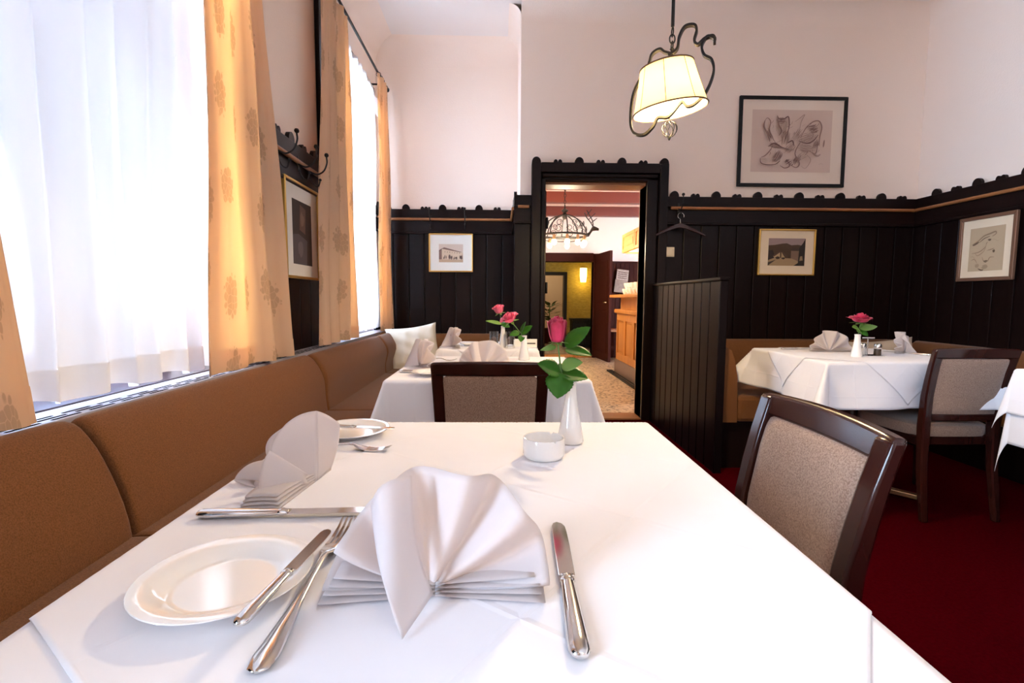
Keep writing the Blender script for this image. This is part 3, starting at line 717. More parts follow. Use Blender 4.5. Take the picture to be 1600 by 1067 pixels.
# ------------------------------------------------------------------ folded napkins
RIM = [(-.106, .004), (-.107, .012), (-.103, .030), (-.094, .052), (-.078, .074), (-.050, .106), (-.024, .116), (.030, .1185), (.058, .106), (.086, .086), (.106, .048), (.111, .018), (.108, .004)]
def napkin(label, loc, rz, group, sc=1., flap=True, seed=0, rim=None, amp=.018, lean=.20):
    rnd = random.Random(seed); R = rim or RIM; n = len(R)
    R = [(x*(1+rnd.uniform(-.03, .03)), max(.003, z*(1+rnd.uniform(-.03, .03)))) if seed else (x, z) for x, z in R]
    t = thing('folded_napkin', label, 'napkin', loc, rz, group)
    def fan(u, v):
        k = u*(n-1); i = min(int(k), n-2); f = k-i
        a = R[max(i-1, 0)]; b = R[i]; c = R[i+1]; d = R[min(i+2, n-1)]
        def cr(p0, p1, p2, p3): return .5*(2*p1+(p2-p0)*f+(2*p0-5*p1+4*p2-p3)*f*f+(3*p1-p0-3*p2+p3)*f**3)
        x, z = cr(a[0], b[0], c[0], d[0]), cr(a[1], b[1], c[1], d[1])
        y = amp*math.cos(PI*k)*min(1, .35+z/.05)*min(1, v*1.2)
        q = .02+.98*v
        z2 = .003+(z-.003)*q*(1-.10*math.sin(PI*q))
        return (-.005+(x+.005)*q, y+lean*z*q, max(.002, z2))
    MB().grid(fan, (n-1)*6, 16).build('pleated_fan', M['napkin'], t, smooth=70, solid=.0014, off=0)
    if flap:                                               # the front pleat pulled forward to a point on the cloth
        P1, P2, Cc, T = Vector((-.062, .004, .088)), Vector((-.024, .012, .1165)), Vector((-.002, -.007, .006)), Vector((-.020, -.066, .002))
        def fl(u, v):
            l = P1.lerp(T, v)+Vector((-.003, -.006, .0))*math.sin(PI*v); r = P2.lerp(Cc, v)+Vector((-.004, -.012, .0))*math.sin(PI*v)
            p = l.lerp(r, u)+Vector((-.1, -1, .25)).normalized()*(.012*math.sin(PI*min(1, u*1.05))*(1-.75*v))+Vector((-.45, -.1, .9))*(.0095*math.sin(PI*u)*(1-v)**3)
            return (p.x, p.y, max(p.z, .0015))
        MB().grid(fl, 14, 20).build('front_fold', M['napkin'], t, smooth=70, solid=.0014, off=0)
    for s in (-1, 1):                                      # stacked accordion folds at the foot
        m = MB()
        for k in range(4):
            z0 = .0015+.0062*k; x1 = (.106-.003*k+rnd.uniform(-.002, .002)); y0 = -.020+.004*k
            def lay(u, v, z0=z0, x1=x1, y0=y0, s=s):
                x = lerp(.0, x1, u); y = lerp(y0*(.25+.75*u), .022, abs(2*v-1)) if False else lerp(.024, y0*(.3+.7*u), math.sin(PI*v))
                z = z0*lerp(.5, 1, u)+(.0052*(v-.5)*lerp(.3, 1, u))+.0026
                return (s*x, y, max(z, .001))
            m.grid(lay, 8, 10)
        m.build('stacked_pleat', M['napkin'], t, smooth=70, solid=.0009, off=0)
    return t
NG = 'fan-folded white napkins'
napkin('large white napkin folded as a pleated fan at the front of the near table', (-.062, .470, TZ), 0, NG)
def side_napkin():
    o = Vector((-.32, .77, TZ)); t = thing('folded_napkin', 'white napkin fan standing edge-on beside the bench on the near table', 'napkin', o, 0, NG)
    def q(a, b, c, u): return a*((1-u)*(1-2*u))+b*(4*u*(1-u))+c*(u*(2*u-1))
    def patch(rows, dx=0., sc=1.):
        Rw = [[Vector(p) for p in r] for r in rows]
        def fn(u, v):
            p = q(*[q(*r, u) for r in Rw], v)
            return (p.x-o.x+dx, p.y-o.y, max(.0012, (p.z-TZ)*sc))
        return fn
    left = [[(-.335, .735, .785), (-.312, .758, .770), (-.289, .780, .7615)], [(-.343, .745, .824), (-.320, .772, .812), (-.292, .793, .810)], [(-.333, .775, .853), (-.316, .786, .8655), (-.2945, .80, .869)]]
    right = [[(-.289, .780, .7615), (-.288, .806, .7615), (-.285, .832, .763)], [(-.292, .793, .810), (-.285, .820, .805), (-.276, .845, .800)], [(-.2945, .80, .869), (-.283, .820, .857), (-.271, .840, .838)]]
    back = [[(-.320, .755, .763), (-.300, .80, .763), (-.300, .845, .763)], [(-.362, .768, .81), (-.325, .805, .80), (-.318, .85, .795)], [(-.352, .795, .838), (-.325, .815, .850), (-.308, .842, .826)]]
    for nm, rows in (('pleat_panel', left), ('pleat_panel', right), ('pleat_panel', back)):
        MB().grid(patch(rows), 14, 18).build(nm, M['napkin'], t, smooth=80, solid=.0014, off=0, normals=False)
    flap = [[(-.345, .706, .771), (-.318, .726, .7665), (-.291, .752, .767)], [(-.347, .718, .800), (-.322, .731, .792), (-.296, .752, .776)], [(-.339, .730, .826), (-.325, .738, .812), (-.293, .757, .779)]]
    MB().grid(patch(flap), 12, 12).build('front_fold', M['napkin'], t, smooth=80, solid=.0014, off=0, normals=False)
    roll = [[(-.372, .752, .761), (-.385, .790, .761), (-.352, .815, .762)], [(-.408, .762, .770), (-.398, .79, .785), (-.372, .81, .783)], [(-.352, .762, .766), (-.350, .785, .778), (-.340, .80, .775)]]
    MB().grid(patch(roll), 12, 12).build('side_fold', M['napkin'], t, smooth=80, solid=.0014, off=0, normals=False)
    for k in range(4):
        z = .7615+.0042*k; e = .004*k
        lay = [[(-.355+e*.3, .668+e, z), (-.328, .672+e, z+.001), (-.302-e*.6, .672+e, z)], [(-.352, .725, z), (-.322, .735, z+.001), (-.294-e*.5, .742, z)], [(-.340, .775, z*.4+.6*.7615), (-.312, .800, z*.4+.6*.7615), (-.284, .832, z*.4+.6*.7615)]]
        MB().grid(patch(lay), 8, 8).build('stacked_pleat', M['napkin'], t, smooth=80, solid=.0016, off=0, normals=False)
side_napkin()
napkin('white napkin fan on the middle table, just above the chair back', (-.065, 2.02, TZ), math.radians(6), NG, seed=4)
napkin('white napkin standing as a peak at the bench side of the middle table', (-.335, 2.12, TZ), math.radians(-62), NG, seed=5)
napkin('small white napkin peak at the left end of the far alcove table', (-.285, 3.00, TZ), math.radians(-70), NG, seed=6)
napkin('white napkin fan on the right-hand table, left of its rose vase', (1.885, 2.80, TZ), math.radians(-8), NG, seed=7, flap=False)
napkin('loosely folded white napkin at the far end of the right-hand table behind the chair', (2.262, 2.74, TZ), math.radians(40), NG, seed=8, amp=.02)

# ------------------------------------------------------------------ cutlery and china
def make_knife(name, label, L, loc, rz, group, sc=1., tilt=0.):
    """lies along +Y from handle end (y=0) to blade tip (y=L)"""
    t = thing(name, label, 'knife', loc, rz, group); t.rotation_euler = (tilt, 0, rz)
    hl = L*.46
    secs = []
    for y, wx, wz in ((0, .002, .0015), (.0015, .006, .0035), (.006, .0088, .0052), (.02, .0095, .0057), (hl*.5, .0085, .005), (hl*.85, .0072, .0045), (hl*.95, .0066, .0042)):
        secs.append([(wx*sc*math.cos(a*PI/6), y, .0055+wz*sc*math.sin(a*PI/6)) for a in range(12)])
    MB().loft(secs).build('handle', M['steel'], t, smooth=60)
    secs = []
    for y, wx, wz in ((hl*.95, .0066, .0042), (hl*.97, .0078, .005), (hl*1.0, .0078, .005), (hl*1.02, .006, .0042), (hl*1.06, .0062, .0036), (hl*1.08, .0085, .0018)):
        secs.append([(wx*sc*math.cos(a*PI/6), y, .0055+wz*sc*math.sin(a*PI/6)) for a in range(12)])
    MB().loft(secs).build('bolster', M['steel'], t, smooth=60)
    pts = [(-.0082, hl*1.06), (.0088, hl*1.06), (.0095, L*.75), (.0094, L*.88), (.0085, L*.95), (.005, L*.985), (-.001, L), (-.0055, L*.985), (-.0078, L*.95), (-.0082, L*.75)]
    MB().prism([(x*sc, y) for x, y in pts], lambda x, y, s: (x, y, .0052+.0011*s)).build('blade', M['steel'], t, bevel=.0004)
    return t
CG = 'table knives'
make_knife('table_knife', 'large table knife lying right of the front napkin on the near table', .242, (.0655, .375, TZ+.0005), math.radians(-2), CG)
make_knife('table_knife', 'table knife lying crossways along the bench side of the near table', .240, (-.398, .648, TZ+.0005), math.radians(-87.5), CG)
make_knife('butter_knife', 'small butter knife resting across the front side plate', .172, (-.2145, .395, TZ+.0165), math.radians(-5.5), 'butter knives', .8)
make_knife('butter_knife', 'small butter knife on the far side plate behind the edge-on napkin', .168, (-.385, 1.052, TZ+.0145), math.radians(-97), 'butter knives', .8)
make_knife('table_knife', 'table knife beside the napkin at the bench end of the middle table', .22, (-.395, 1.955, TZ+.0005), math.radians(-88), CG)
make_knife('table_knife', 'dark-looking knife at the far left edge of the right-hand table', .22, (1.66, 2.905, TZ+.0005), math.radians(-80), CG)
make_knife('table_knife', 'knife under the loose napkin on the right-hand table', .22, (2.30, 2.60, TZ+.0005), math.radians(35), CG)
def make_fork(label, L, loc, rz, group):
    t = thing('fork', label, 'fork', loc, rz, group)
    secs = []
    prof = [(0, .003, .0012, .003), (.003, .0085, .0018, .003), (.015, .0108, .0024, .0032), (.04, .0085, .003, .004), (.07, .0050, .0026, .006), (.10, .0036, .0024, .009), (.125, .0036, .0022, .0115), (.137, .0042, .0018, .0112), (.143, .0090, .0014, .0095), (.150, .0115, .0012, .0070), (.160, .0122, .0011, .0044), (.166, .0122, .0011, .0034)]
    k = L/.215
    for y, wx, wz, zc in prof: secs.append([(wx*math.cos(a*PI/5), y*k, zc+wz*math.sin(a*PI/5)) for a in range(10)])
    MB().loft(secs).build('handle', M['steel'], t, smooth=60)
    for i in range(4):
        x = -.0093+i*.0062; sec = []
        for y, w_, z, h in ((.164, .0022, .0037, .001), (.180, .0017, .0024, .001), (.200, .0014, .0046, .0009), (.2125, .0011, .0086, .0008), (.215, .0005, .0096, .0004)):
            xx = x*(1-.10*(y-.164)/.05)
            sec.append([(xx-w_, y*k, z-h), (xx+w_, y*k, z-h), (xx+w_, y*k, z+h), (xx-w_, y*k, z+h)])
        MB().loft(sec).build('tine', M['steel'], t)
    return t
make_fork('fork lying between the side plate and the front napkin', .262, (-.1865, .366, TZ+.0003), math.radians(1.2), 'forks')
make_fork('fork lying behind the edge-on napkin near the far side plate', .20, (-.405, .960, TZ+.0003), math.radians(-97), 'forks')
make_fork('fork behind the bench-side napkin of the middle table', .20, (-.40, 2.33, TZ+.0003), math.radians(-90), 'forks')
def make_plate(label, R, loc, group):
    t = thing('side_plate', label, 'plate', loc, 0, group); k = R/.088
    prof = [(.0, .0), (.050, .0), (.052, .0022), (.056, .004), (.062, .0075), (.074, .0105), (.086, .0140), (.088, .0150), (.0875, .0160), (.086, .0162), (.072, .0130), (.061, .0098), (.056, .0062), (.052, .0046), (.048, .0042), (.0, .0042)]
    m = MB().lathe([(max(r*k, .0001), z) for r, z in prof], (0, 0, 0), 72, cap=False); o = m.build('dish', M['china'], t, smooth=50)
    return t
make_plate('white side plate with butter knife at the front left of the near table', .0815, (-.273, .487, TZ), 'white side plates')
make_plate('white side plate at the far left end of the near table', .080, (-.315, 1.052, TZ), 'white side plates')
make_plate('white side plate at the bench end of the middle table', .075, (-.26, 1.895, TZ), 'white side plates')
make_plate('white plate beside the napkin peak on the far alcove table', .065, (-.185, 3.10, TZ), 'white side plates')
def ashtray():
    t = thing('ashtray', 'round white china ashtray beside the rose vase on the near table', 'ashtray', (.0815, .903, TZ))
    prof = [(.0001, 0), (.033, 0), (.036, .002), (.0385, .008), (.0385, .0355), (.0375, .0375), (.0350, .0370), (.0345, .010), (.031, .006), (.0001, .006)]
    vs = MB().lathe(prof, (0, 0, 0), 64, cap=False)
    # cigarette notches in the rim
    out = []
    for (x, y, z) in vs.v:
        a = math.degrees(math.atan2(y, x)) % 120
        if z > .03 and abs(a-60) < 3.5 and math.hypot(x, y) > .03: z -= .004
        out.append((x, y, z))
    vs.v = out; vs.build('bowl', M['china'], t, smooth=50)
ashtray()

# ------------------------------------------------------------------ vases and roses
def make_vase(label, loc, H, rb, rt, group):
    t = thing('bud_vase', label, 'vase', loc, 0, group)
    prof = [(.0001, 0), (rb*.92, 0), (rb, .003), (rb*.98, H*.08), (lerp(rb, rt, .35), H*.30), (lerp(rb, rt, .68), H*.52), (lerp(rb, rt, .92), H*.74), (rt*.98, H*.9), (rt*1.10, H*.985), (rt*1.10, H), (rt*.85, H), (rt*.8, H*.85), (rt*.7, H*.3), (.0001, H*.3)]
    MB().lathe(prof, (0, 0, 0), 28, cap=False).build('body', M['china'], t, smooth=50)
    return t
def leaf_mesh(a, b, wid, nrm, fold=.25, curl=.12, serr=.06):
    a, b = Vector(a), Vector(b); ax = b-a; L = ax.length; ax.normalize(); nrm = Vector(nrm); side = ax.cross(nrm).normalized(); up = side.cross(ax).normalized()
    m = MB(); NU, NV = 18, 8
    def fn(u, v):
        w_ = wid*.5*(math.sin(PI*min(1, u**.75))**.8)*(1+serr*math.sin(u*58)) if 0 < u < 1 else .0004
        s = (v-.5)*2
        p = a+ax*(u*L)+side*(s*w_)+up*(-fold*abs(s)*w_*-1*.6-curl*L*(u-.15)**2)
        return tuple(p)
    return m.grid(fn, NU, NV)
def rose_flower(c, axis, R, H, openness, name_mat, n=15, seed=1):
    rnd = random.Random(seed); axis = Vector(axis).normalized(); x = axis.orthogonal().normalized(); y = axis.cross(x)
    m = MB()
    for k in range(n):
        f = k/(n-1); ang0 = k*2.39996; rad = R*lerp(.22, 1., f**.7); top = H*lerp(1.0, .84 if openness < .5 else .55, f); span = lerp(2.6, 1.55, f)
        curl = openness*f; tw = rnd.uniform(-.06, .06)
        def fn(u, v, ang0=ang0, rad=rad, top=top, span=span, curl=curl, tw=tw):
            a = ang0+(u-.5)*span*(1-.25*v*v)
            edge = 1-(.10*(2*u-1)**2)
            z = top*v*edge
            prof = math.sin(PI*min(1, .08+.52*v))**.55
            r = rad*(.25+.75*prof)*(1-.10*v)+rad*curl*max(0, v-.55)**1.5*2.6+rad*.06*(2*u-1)**2*v+rad*.05*math.sin(9*u+7*tw*50)*v*v
            z -= top*curl*max(0, v-.72)**1.5*2.2
            return tuple(Vector(c)+x*(r*math.cos(a))+y*(r*math.sin(a))+axis*z)
        m.grid(fn, 10, 9)
    return m
def make_rose(label, base, head, axis, R, H, openness, leaves, group, petal='petal', stem_pts=None, r=.0016, seed=1):
    """base: stem foot in the vase; leaves: (from, to, width, normal, pale)"""
    t = thing('rose', label, 'rose', base, 0, group)
    hd = Vector(head); pts = spline([base]+(stem_pts or [])+[tuple(hd)], 6)
    MB().tube(pts, r, 8).build('stem', M['stem'], t, smooth=True, world=True)
    rose_flower(hd, axis, R, H, openness, petal, seed=seed).build('flower', M[petal], t, smooth=80, world=True, solid=.0004, off=0, normals=False)
    ax = Vector(axis).normalized(); o = ax.orthogonal().normalized()
    m = MB()
    for k in range(5):
        d = Matrix.Rotation(k*2*PI/5+.4, 3, ax) @ o
        lm = leaf_mesh(hd-ax*.001+d*.002, hd+d*R*1.15-ax*R*.28, R*.42, ax, .2, -.05, 0); m.add(lm.v, lm.f)
    m.lathe([(.0008, -.004), (R*.24, .0), (R*.30, .004), (R*.1, .007)], (hd.x, hd.y, hd.z-.003), 10)
    m.build('sepals', M['leaf_pale'], t, smooth=70, world=True, solid=.0003, off=0, normals=False)
    for lf in leaves:
        a, b, wd, nr = lf[:4]; pale = len(lf) > 4 and lf[4]
        leaf_mesh(a, b, wd*1.3, nr).build('leaf', M['leaf_pale' if pale else 'leaf'], t, smooth=80, world=True, solid=.0004, off=0, normals=False)
    return t
VG, RG = 'white china bud vases', 'pink roses'
make_vase('white bud vase with one deep pink rose on the near table', (.1445, 1.0, TZ), .129, .0265, .0105, VG)
Yv = 1.0
make_rose('deep pink rosebud with broad green leaves in the vase on the near table', (.149, 1.0, .80), (.1150, .995, .966), (-.04, -.10, 1), .0195, .052, .18, [
    ((.131, .997, .955), (.176, .985, .998), .032, (-.5, -.7, .7)),
    ((.131, .998, .950), (.180, .972, .944), .026, (.1, -.6, .9)),
    ((.124, 1.0, .915), (.161, .975, .928), .024, (-.3, -.8, .6), True),
    ((.122, 1.0, .902), (.077, .985, .925), .033, (.3, -.75, .75)),
    ((.122, .995, .902), (.113, .965, .858), .043, (-.1, -1, .25)),
    ((.124, 1.0, .900), (.176, .985, .896), .034, (.0, -.6, .9)),
    ((.126, 1.004, .896), (.150, 1.03, .912), .034, (.3, -.7, .8)),
    ((.124, 1.004, .892), (.155, 1.01, .880), .026, (.2, -.9, .5)),
    ((.113, .998, .955), (.081, .99, .950), .010, (.2, -.8, .6), True)], RG,
    stem_pts=[(.138, 1.0, .862), (.124, 1.0, .905), (.119, .998, .940)])
make_vase('white bud vase with a leaning pink rose on the middle table', (.1150, 2.37, TZ), .118, .026, .0125, VG)
make_rose('open pink rose leaning left out of the middle table vase', (.118, 2.37, .80), (.050, 2.345, .948), (-.35, -.35, .8), .033, .046, .7, [
    ((.102, 2.368, .885), (.150, 2.355, .927), .030, (-.2, -.8, .6)),
    ((.100, 2.368, .890), (.118, 2.36, .945), .022, (-.9, -.6, .3)),
    ((.104, 2.368, .880), (.098, 2.345, .850), .026, (-.1, -1, .3)),
    ((.092, 2.368, .892), (.045, 2.35, .882), .026, (.1, -.8, .6))], RG, 'petal_l', stem_pts=[(.108, 2.37, .870), (.085, 2.362, .905)], seed=4)
make_vase('white bud vase standing between two tumblers on the far alcove table', (.018, 2.985, TZ), .128, .026, .0115, VG)
make_rose('light pink rosebud above the tumblers on the far alcove table', (.018, 2.985, .80), (-.002, 2.975, .968), (-.25, -.2, .9), .031, .052, .4, [
    ((.010, 2.985, .900), (-.085, 2.975, .925), .024, (.2, -.7, .8), True),
    ((.012, 2.985, .900), (.06, 2.975, .885), .030, (0, -.7, .8)),
    ((.012, 2.985, .905), (.045, 2.975, .925), .024, (-.3, -.7, .8))], RG, 'petal_l', stem_pts=[(.014, 2.985, .88), (.006, 2.98, .93)], seed=6)
make_vase('white bud vase with a red-pink rose on the right-hand table', (1.852, 2.545, TZ), .118, .027, .0135, VG)
make_rose('red-pink open rose on a short stem on the right-hand table', (1.853, 2.545, .80), (1.858, 2.54, .942), (.02, -.12, 1), .043, .048, .75, [
    ((1.860, 2.543, .905), (1.943, 2.53, .925), .036, (-.1, -.7, .8), True),
    ((1.856, 2.543, .905), (1.812, 2.53, .918), .032, (.2, -.7, .8), True),
    ((1.856, 2.543, .900), (1.836, 2.525, .893), .030, (.1, -.9, .5), True),
    ((1.862, 2.543, .900), (1.895, 2.525, .872), .026, (-.2, -.9, .5)),
    ((1.860, 2.543, .910), (1.862, 2.53, .940), .026, (.3, -.8, .4), True)], RG, 'petal', stem_pts=[(1.855, 2.545, .88)], seed=8)

# ------------------------------------------------------------------ small things on the other tables
def tumbler(label, loc):
    t = thing('tumbler', label, 'glass', loc, 0, 'glass tumblers')
    r, H = .026, .098
    MB().lathe([(.0001, 0), (r, 0), (r*1.02, .004), (r*1.04, H), (r*.98, H), (r*.95, .014), (.0001, .012)], (0, 0, 0), 32, cap=False).build('glass_wall', M['glass'], t, smooth=50)
tumbler('clear tumbler standing left of the far alcove vase', (-.036, 2.965, TZ))
tumbler('clear tumbler standing right of the far alcove vase', (.062, 2.95, TZ))
def card_box():
    t = thing('menu_card', 'small white menu card with dark print at the right end of the far alcove table', 'card', (.165, 3.02, TZ))
    MB().prism([(-.075, 0), (.06, 0), (.06, .048), (-.075, .048)], lambda x, y, s: (x, .004*s, y)).prism([(-.075, 0), (.06, 0), (.06, .048), (-.075, .048)], lambda x, y, s: (x, .03+.003*s-.026*(y/.048), y)).build('card', M['paper'], t)
    MB().box(.0, .05, -.0006, 0, .018, .026).build('print', ink((.08, .07, .07)), t)
card_box()
def napkin_stack():
    t = thing('folded_cloth', 'flat folded white cloth beside the plate on the far alcove table', 'cloth', (-.10, 3.20, TZ))
    MB().box(-.06, .06, -.04, .04, 0, .006).box(-.055, .058, -.038, .038, .006, .012).build('layers', M['napkin'], t, bevel=.002)
napkin_stack()
def shaker(label, loc, dark):
    t = thing('shaker', label, 'shaker', loc, 0, 'salt and pepper shakers')
    MB().lathe([(.0001, 0), (.017, 0), (.018, .004), (.0165, .034), (.0001, .034)], (0, 0, 0), 20, cap=False).build('jar', mat('pepper_fill' if dark else 'salt_fill', (.05, .03, .02) if dark else (.7, .67, .63), .2, coat=.5), t, smooth=50)
    MB().lathe([(.0170, .034), (.0178, .037), (.0175, .054), (.014, .060), (.0001, .062)], (0, 0, 0), 20, cap=False).build('cap', M['steel'], t, smooth=50)
shaker('metal-capped salt shaker close to the right-hand table vase', (1.922, 2.60, TZ+.006), False)
shaker('metal-capped pepper shaker right of the caddy handle', (1.985, 2.575, TZ+.006), True)
def caddy():
    t = thing('cruet_stand', 'steel cruet stand with a T-shaped handle behind the shakers on the right-hand table', 'caddy', (1.958, 2.60, TZ))
    MB().box(-.06, .055, -.045, .03, 0, .005).build('tray', M['steel'], t, bevel=.002)
    MB().tube([(0, .012, .004), (0, .012, .092)], .0035, 10).build('post', M['steel'], t, smooth=True)
    MB().tube([(-.034, .012, .094), (.034, .012, .094)], .004, 10).build('handle', M['steel'], t, smooth=True)
caddy()

# ------------------------------------------------------------------ cushions
def cushion(label, loc, w_, h, th, rot, matn, group=None):
    t = thing('cushion', label, 'cushion', loc, 0, group); t.rotation_euler = rot
    m = MB()
    for s in (1, -1):
        def fn(u, v, s=s):
            a, b = 2*u-1, 2*v-1
            pin = 1-.10*(1-a*a)*(abs(b)**4)-.0; pin2 = 1-.10*(1-b*b)*(abs(a)**4)
            d = max(0, (1-a**4)*(1-b**4))**.55
            wr = .009*math.sin(9*a+5*b)*math.cos(7*b-3*a)*d
            return (a*w_/2*pin2, s*(th/2*d+wr), b*h/2*pin)
        m.grid(fn, 24, 24)
    m.build('cover', M[matn], t, smooth=80)
    return t
cushion('cream cushion propped in the alcove corner of the bench', (-.735, 4.30, .625), .44, .40, .14, (math.radians(-16), math.radians(-7), math.radians(16)), 'pillow')
M['pillow2'] = mat('beige_cushion', (.50, .40, .30), .9)
cushion('flat beige cushion lying on the bench behind the right-hand table', (2.98, 3.80, .60), .46, .32, .13, (math.radians(-18), math.radians(-6), math.radians(-12)), 'pillow2')

# ------------------------------------------------------------------ curtains
def curtain(name, label, cat, xb, left, right, z0, z1, folds, amp, matn, width_m, group, seed=1, hem=0., n=120, nz=40, solid=.0015, sag=0., hem_h=.085):
    """left/right: (z list, y list) edges seen along the wall"""
    rnd = random.Random(seed); ph = [rnd.uniform(0, 6.28) for _ in range(4)]
    m = MB(); uv = []
    def fn(u, v):
        z = lerp(z0, z1, v); a = interp(left[0], left[1], z); b = interp(right[0], right[1], z)
        uw = u+.012*math.sin(2*PI*folds*.37*u+ph[0]+1.2*v)
        y = lerp(a, b, u)
        A = amp*lerp(1.0, .55, v)*(.75+.35*math.sin(5*u+ph[1]))
        c = math.sin(2*PI*folds*uw+ph[2]); c2 = math.copysign(abs(c)**.75, c)
        x = xb+A*c2+.006*math.sin(3*v*PI+7*u+ph[3])
        y += A*.45*math.cos(2*PI*folds*uw+ph[2])
        zz = z+(sag*math.sin(2*PI*folds*uw*.5+ph[1]) if v < .02 else 0)
        uv.append((u*width_m, z))
        return (x, y, zz)
    m.grid(fn, n, nz)
    o = m.build(name, M[matn], None, smooth=80, solid=solid, off=0, uv=uv, normals=False)
    h = MB(); uv = []
    h.grid(lambda u, v: (lambda p: (p[0]+.0025, p[1], p[2]))(fn(u, v*hem_h/(z1-z0))), n, 3); h.build('hem', M[matn], o, smooth=80, uv=uv, normals=False)
    return tag(o, label, cat, group)
CGp = 'beige floral drapes'
curtain('curtain', 'beige floral drape at the far right edge of the near window', 'curtain', -1.075, ([.74, 2.1, 3.0], [1.86, 1.925, 1.97]), ([.74, 2.35, 3.0], [2.56, 2.36, 2.28]), .758, 3.0, 2.8, .034, 'curtain', 1.35, CGp, 3, sag=.004)
curtain('curtain', 'beige floral drape cut off by the left edge of the picture', 'curtain', -1.075, ([.74, 3.0], [.58, .62]), ([.74, 1.23, 3.0], [1.19, 1.12, .96]), .758, 3.0, 3.5, .030, 'curtain', 1.35, CGp, 8, sag=.004)
curtain('curtain', 'brown-beige drape on the near side of the far window', 'curtain', -1.075, ([.74, 2.8, 3.0], [3.02, 3.20, 3.22]), ([.74, 3.0], [3.73, 3.69]), .760, 2.985, 3.8, .036, 'curtain', 1.5, CGp, 12)
curtain('curtain', 'beige drape in the alcove corner on the far side of the far window', 'curtain', -1.05, ([.74, 2.98], [4.42, 4.50]), ([.74, 2.98], [4.90, 4.84]), .760, 2.98, 3.6, .030, 'curtain', 1.3, CGp, 17)
SG = 'white sheer curtains'
curtain('sheer_curtain', 'white sheer curtain glowing across the near window', 'curtain', -1.155, ([.7, 3], [.60, .60]), ([.7, 3], [1.99, 2.03]), .778, 2.98, 11, .026, 'sheer', 3., SG, 21, n=200, solid=0, sag=.010)
curtain('sheer_curtain', 'white sheer curtain glowing across the far window', 'curtain', -1.155, ([.7, 3], [3.56, 3.56]), ([.7, 3], [4.84, 4.84]), .775, 2.96, 9, .018, 'sheer_thin', 3., SG, 23, n=160, solid=0, sag=.006)
def lace():
    m = MB()
    def fn(u, v):
        y = lerp(3.42, 4.8, u); z = 2.86-.13*v-(.035*abs(math.sin(u*PI*14)) if v > .9 else 0)
        return (-1.13+.006*math.sin(u*60), y, z)
    m.grid(fn, 140, 6); tag(m.build('lace_valance', M['lace'], None, normals=False), 'scalloped lace valance along the top of the far window', 'valance')
M['lace'] = sheer_mat('cream_lace', (.72, .66, .66), .35, .5)
lace()
def rod(label, y0, y1, z):
    t = thing('curtain_rod', label, 'curtain rod', (-1.07, (y0+y1)/2, z), 0, 'iron curtain rods')
    MB().tube([(-1.07, y0, z), (-1.07, y1, z)], .010, 10).build('pole', M['iron'], t, world=True, smooth=True)
    for y in (y0, y1): MB().lathe([(.006, -.03), (.016, -.02), (.022, 0), (.016, .02), (.004, .028)], (-1.07, y, z), 14, ax='y').build('finial', M['iron'], t, world=True, smooth=True)
    for y in (y0+.12, y1-.12): MB().tube([(XL, y, z+.0), (-1.10, y, z+.0), (-1.072, y, z-.012)], .008, 8).build('bracket', M['iron'], t, world=True, smooth=True)
    p = None
    for k in range(5):
        for q in (y0+.05+k*.07, y1-.06-k*.07):
            MB().tube([(-1.07+.019*math.cos(a*PI/8), q, z-.006+.019*math.sin(a*PI/8)) for a in range(16)], .0028, 6, closed=True).build('ring', M['iron'], t, world=True, smooth=True)
rod('black iron curtain rod over the far window with ball ends', 3.12, 4.93, 3.005)
rod('black iron curtain rod over the near window, above the picture', .45, 2.42, 3.02)

# ------------------------------------------------------------------ framed pictures
def picture(label, c, w_, h, rot, fw, frame, art, art_rect, mount='mount', depth=.022, group=None, lean=0., tilt=0.):
    """local: faces -Y, centre at origin"""
    t = thing('framed_picture', label, 'picture', c, 0, group); t.rotation_euler = (lean, tilt, rot)
    a, b = w_/2, h/2
    def bar(p):
        MB().prism(p, lambda x, y, s: (x, -depth*s*1.0, y)).build('frame_bar', M[frame], t, bevel=min(.004, fw*.25))
    bar([(-a, b), (-a+fw, b-fw), (a-fw, b-fw), (a, b)]); bar([(-a, -b), (a, -b), (a-fw, -b+fw), (-a+fw, -b+fw)])
    bar([(-a, -b), (-a+fw, -b+fw), (-a+fw, b-fw), (-a, b)]); bar([(a, -b), (a, b), (a-fw, b-fw), (a-fw, -b+fw)])
    MB().box(-a+fw*.8, a-fw*.8, -depth*.45, -.001, -b+fw*.8, b-fw*.8).build('mount_card', M[mount], t)
    x0, x1, z0, z1 = art_rect
    m = MB(); mats = []; d = depth*.45
    for i, (poly, col) in enumerate(art):
        k = ink(col)
        if k not in mats: mats.append(k)
        d += .00012 if i < 30 else .000004
        ps = [(lerp(x0, x1, u), lerp(z0, z1, v)) for u, v in poly]
        m.add([(x, -d, z) for x, z in ps], [tuple(range(len(ps)))], mats.index(k))
    m.build('print', mats, t, normals=False)
    return t
FULL = [(0, 0), (1, 0), (1, 1), (0, 1)]
def stroke(pts, wd):
    P = spline([(x, y, 0) for x, y in pts], 5); L = []; R = []
    for i, p in enumerate(P):
        t = P[min(i+1, len(P)-1)]-P[max(i-1, 0)]; t = t.normalized() if t.length > 1e-6 else Vector((1, 0, 0))
        f = .35+.65*math.sin(PI*i/(len(P)-1)); n = Vector((-t.y, t.x, 0))*wd*f*.5
        L.append((p.x+n.x, p.y+n.y)); R.append((p.x-n.x, p.y-n.y))
    return [[L[i], R[i], R[i+1], L[i+1]] for i in range(len(P)-1)]
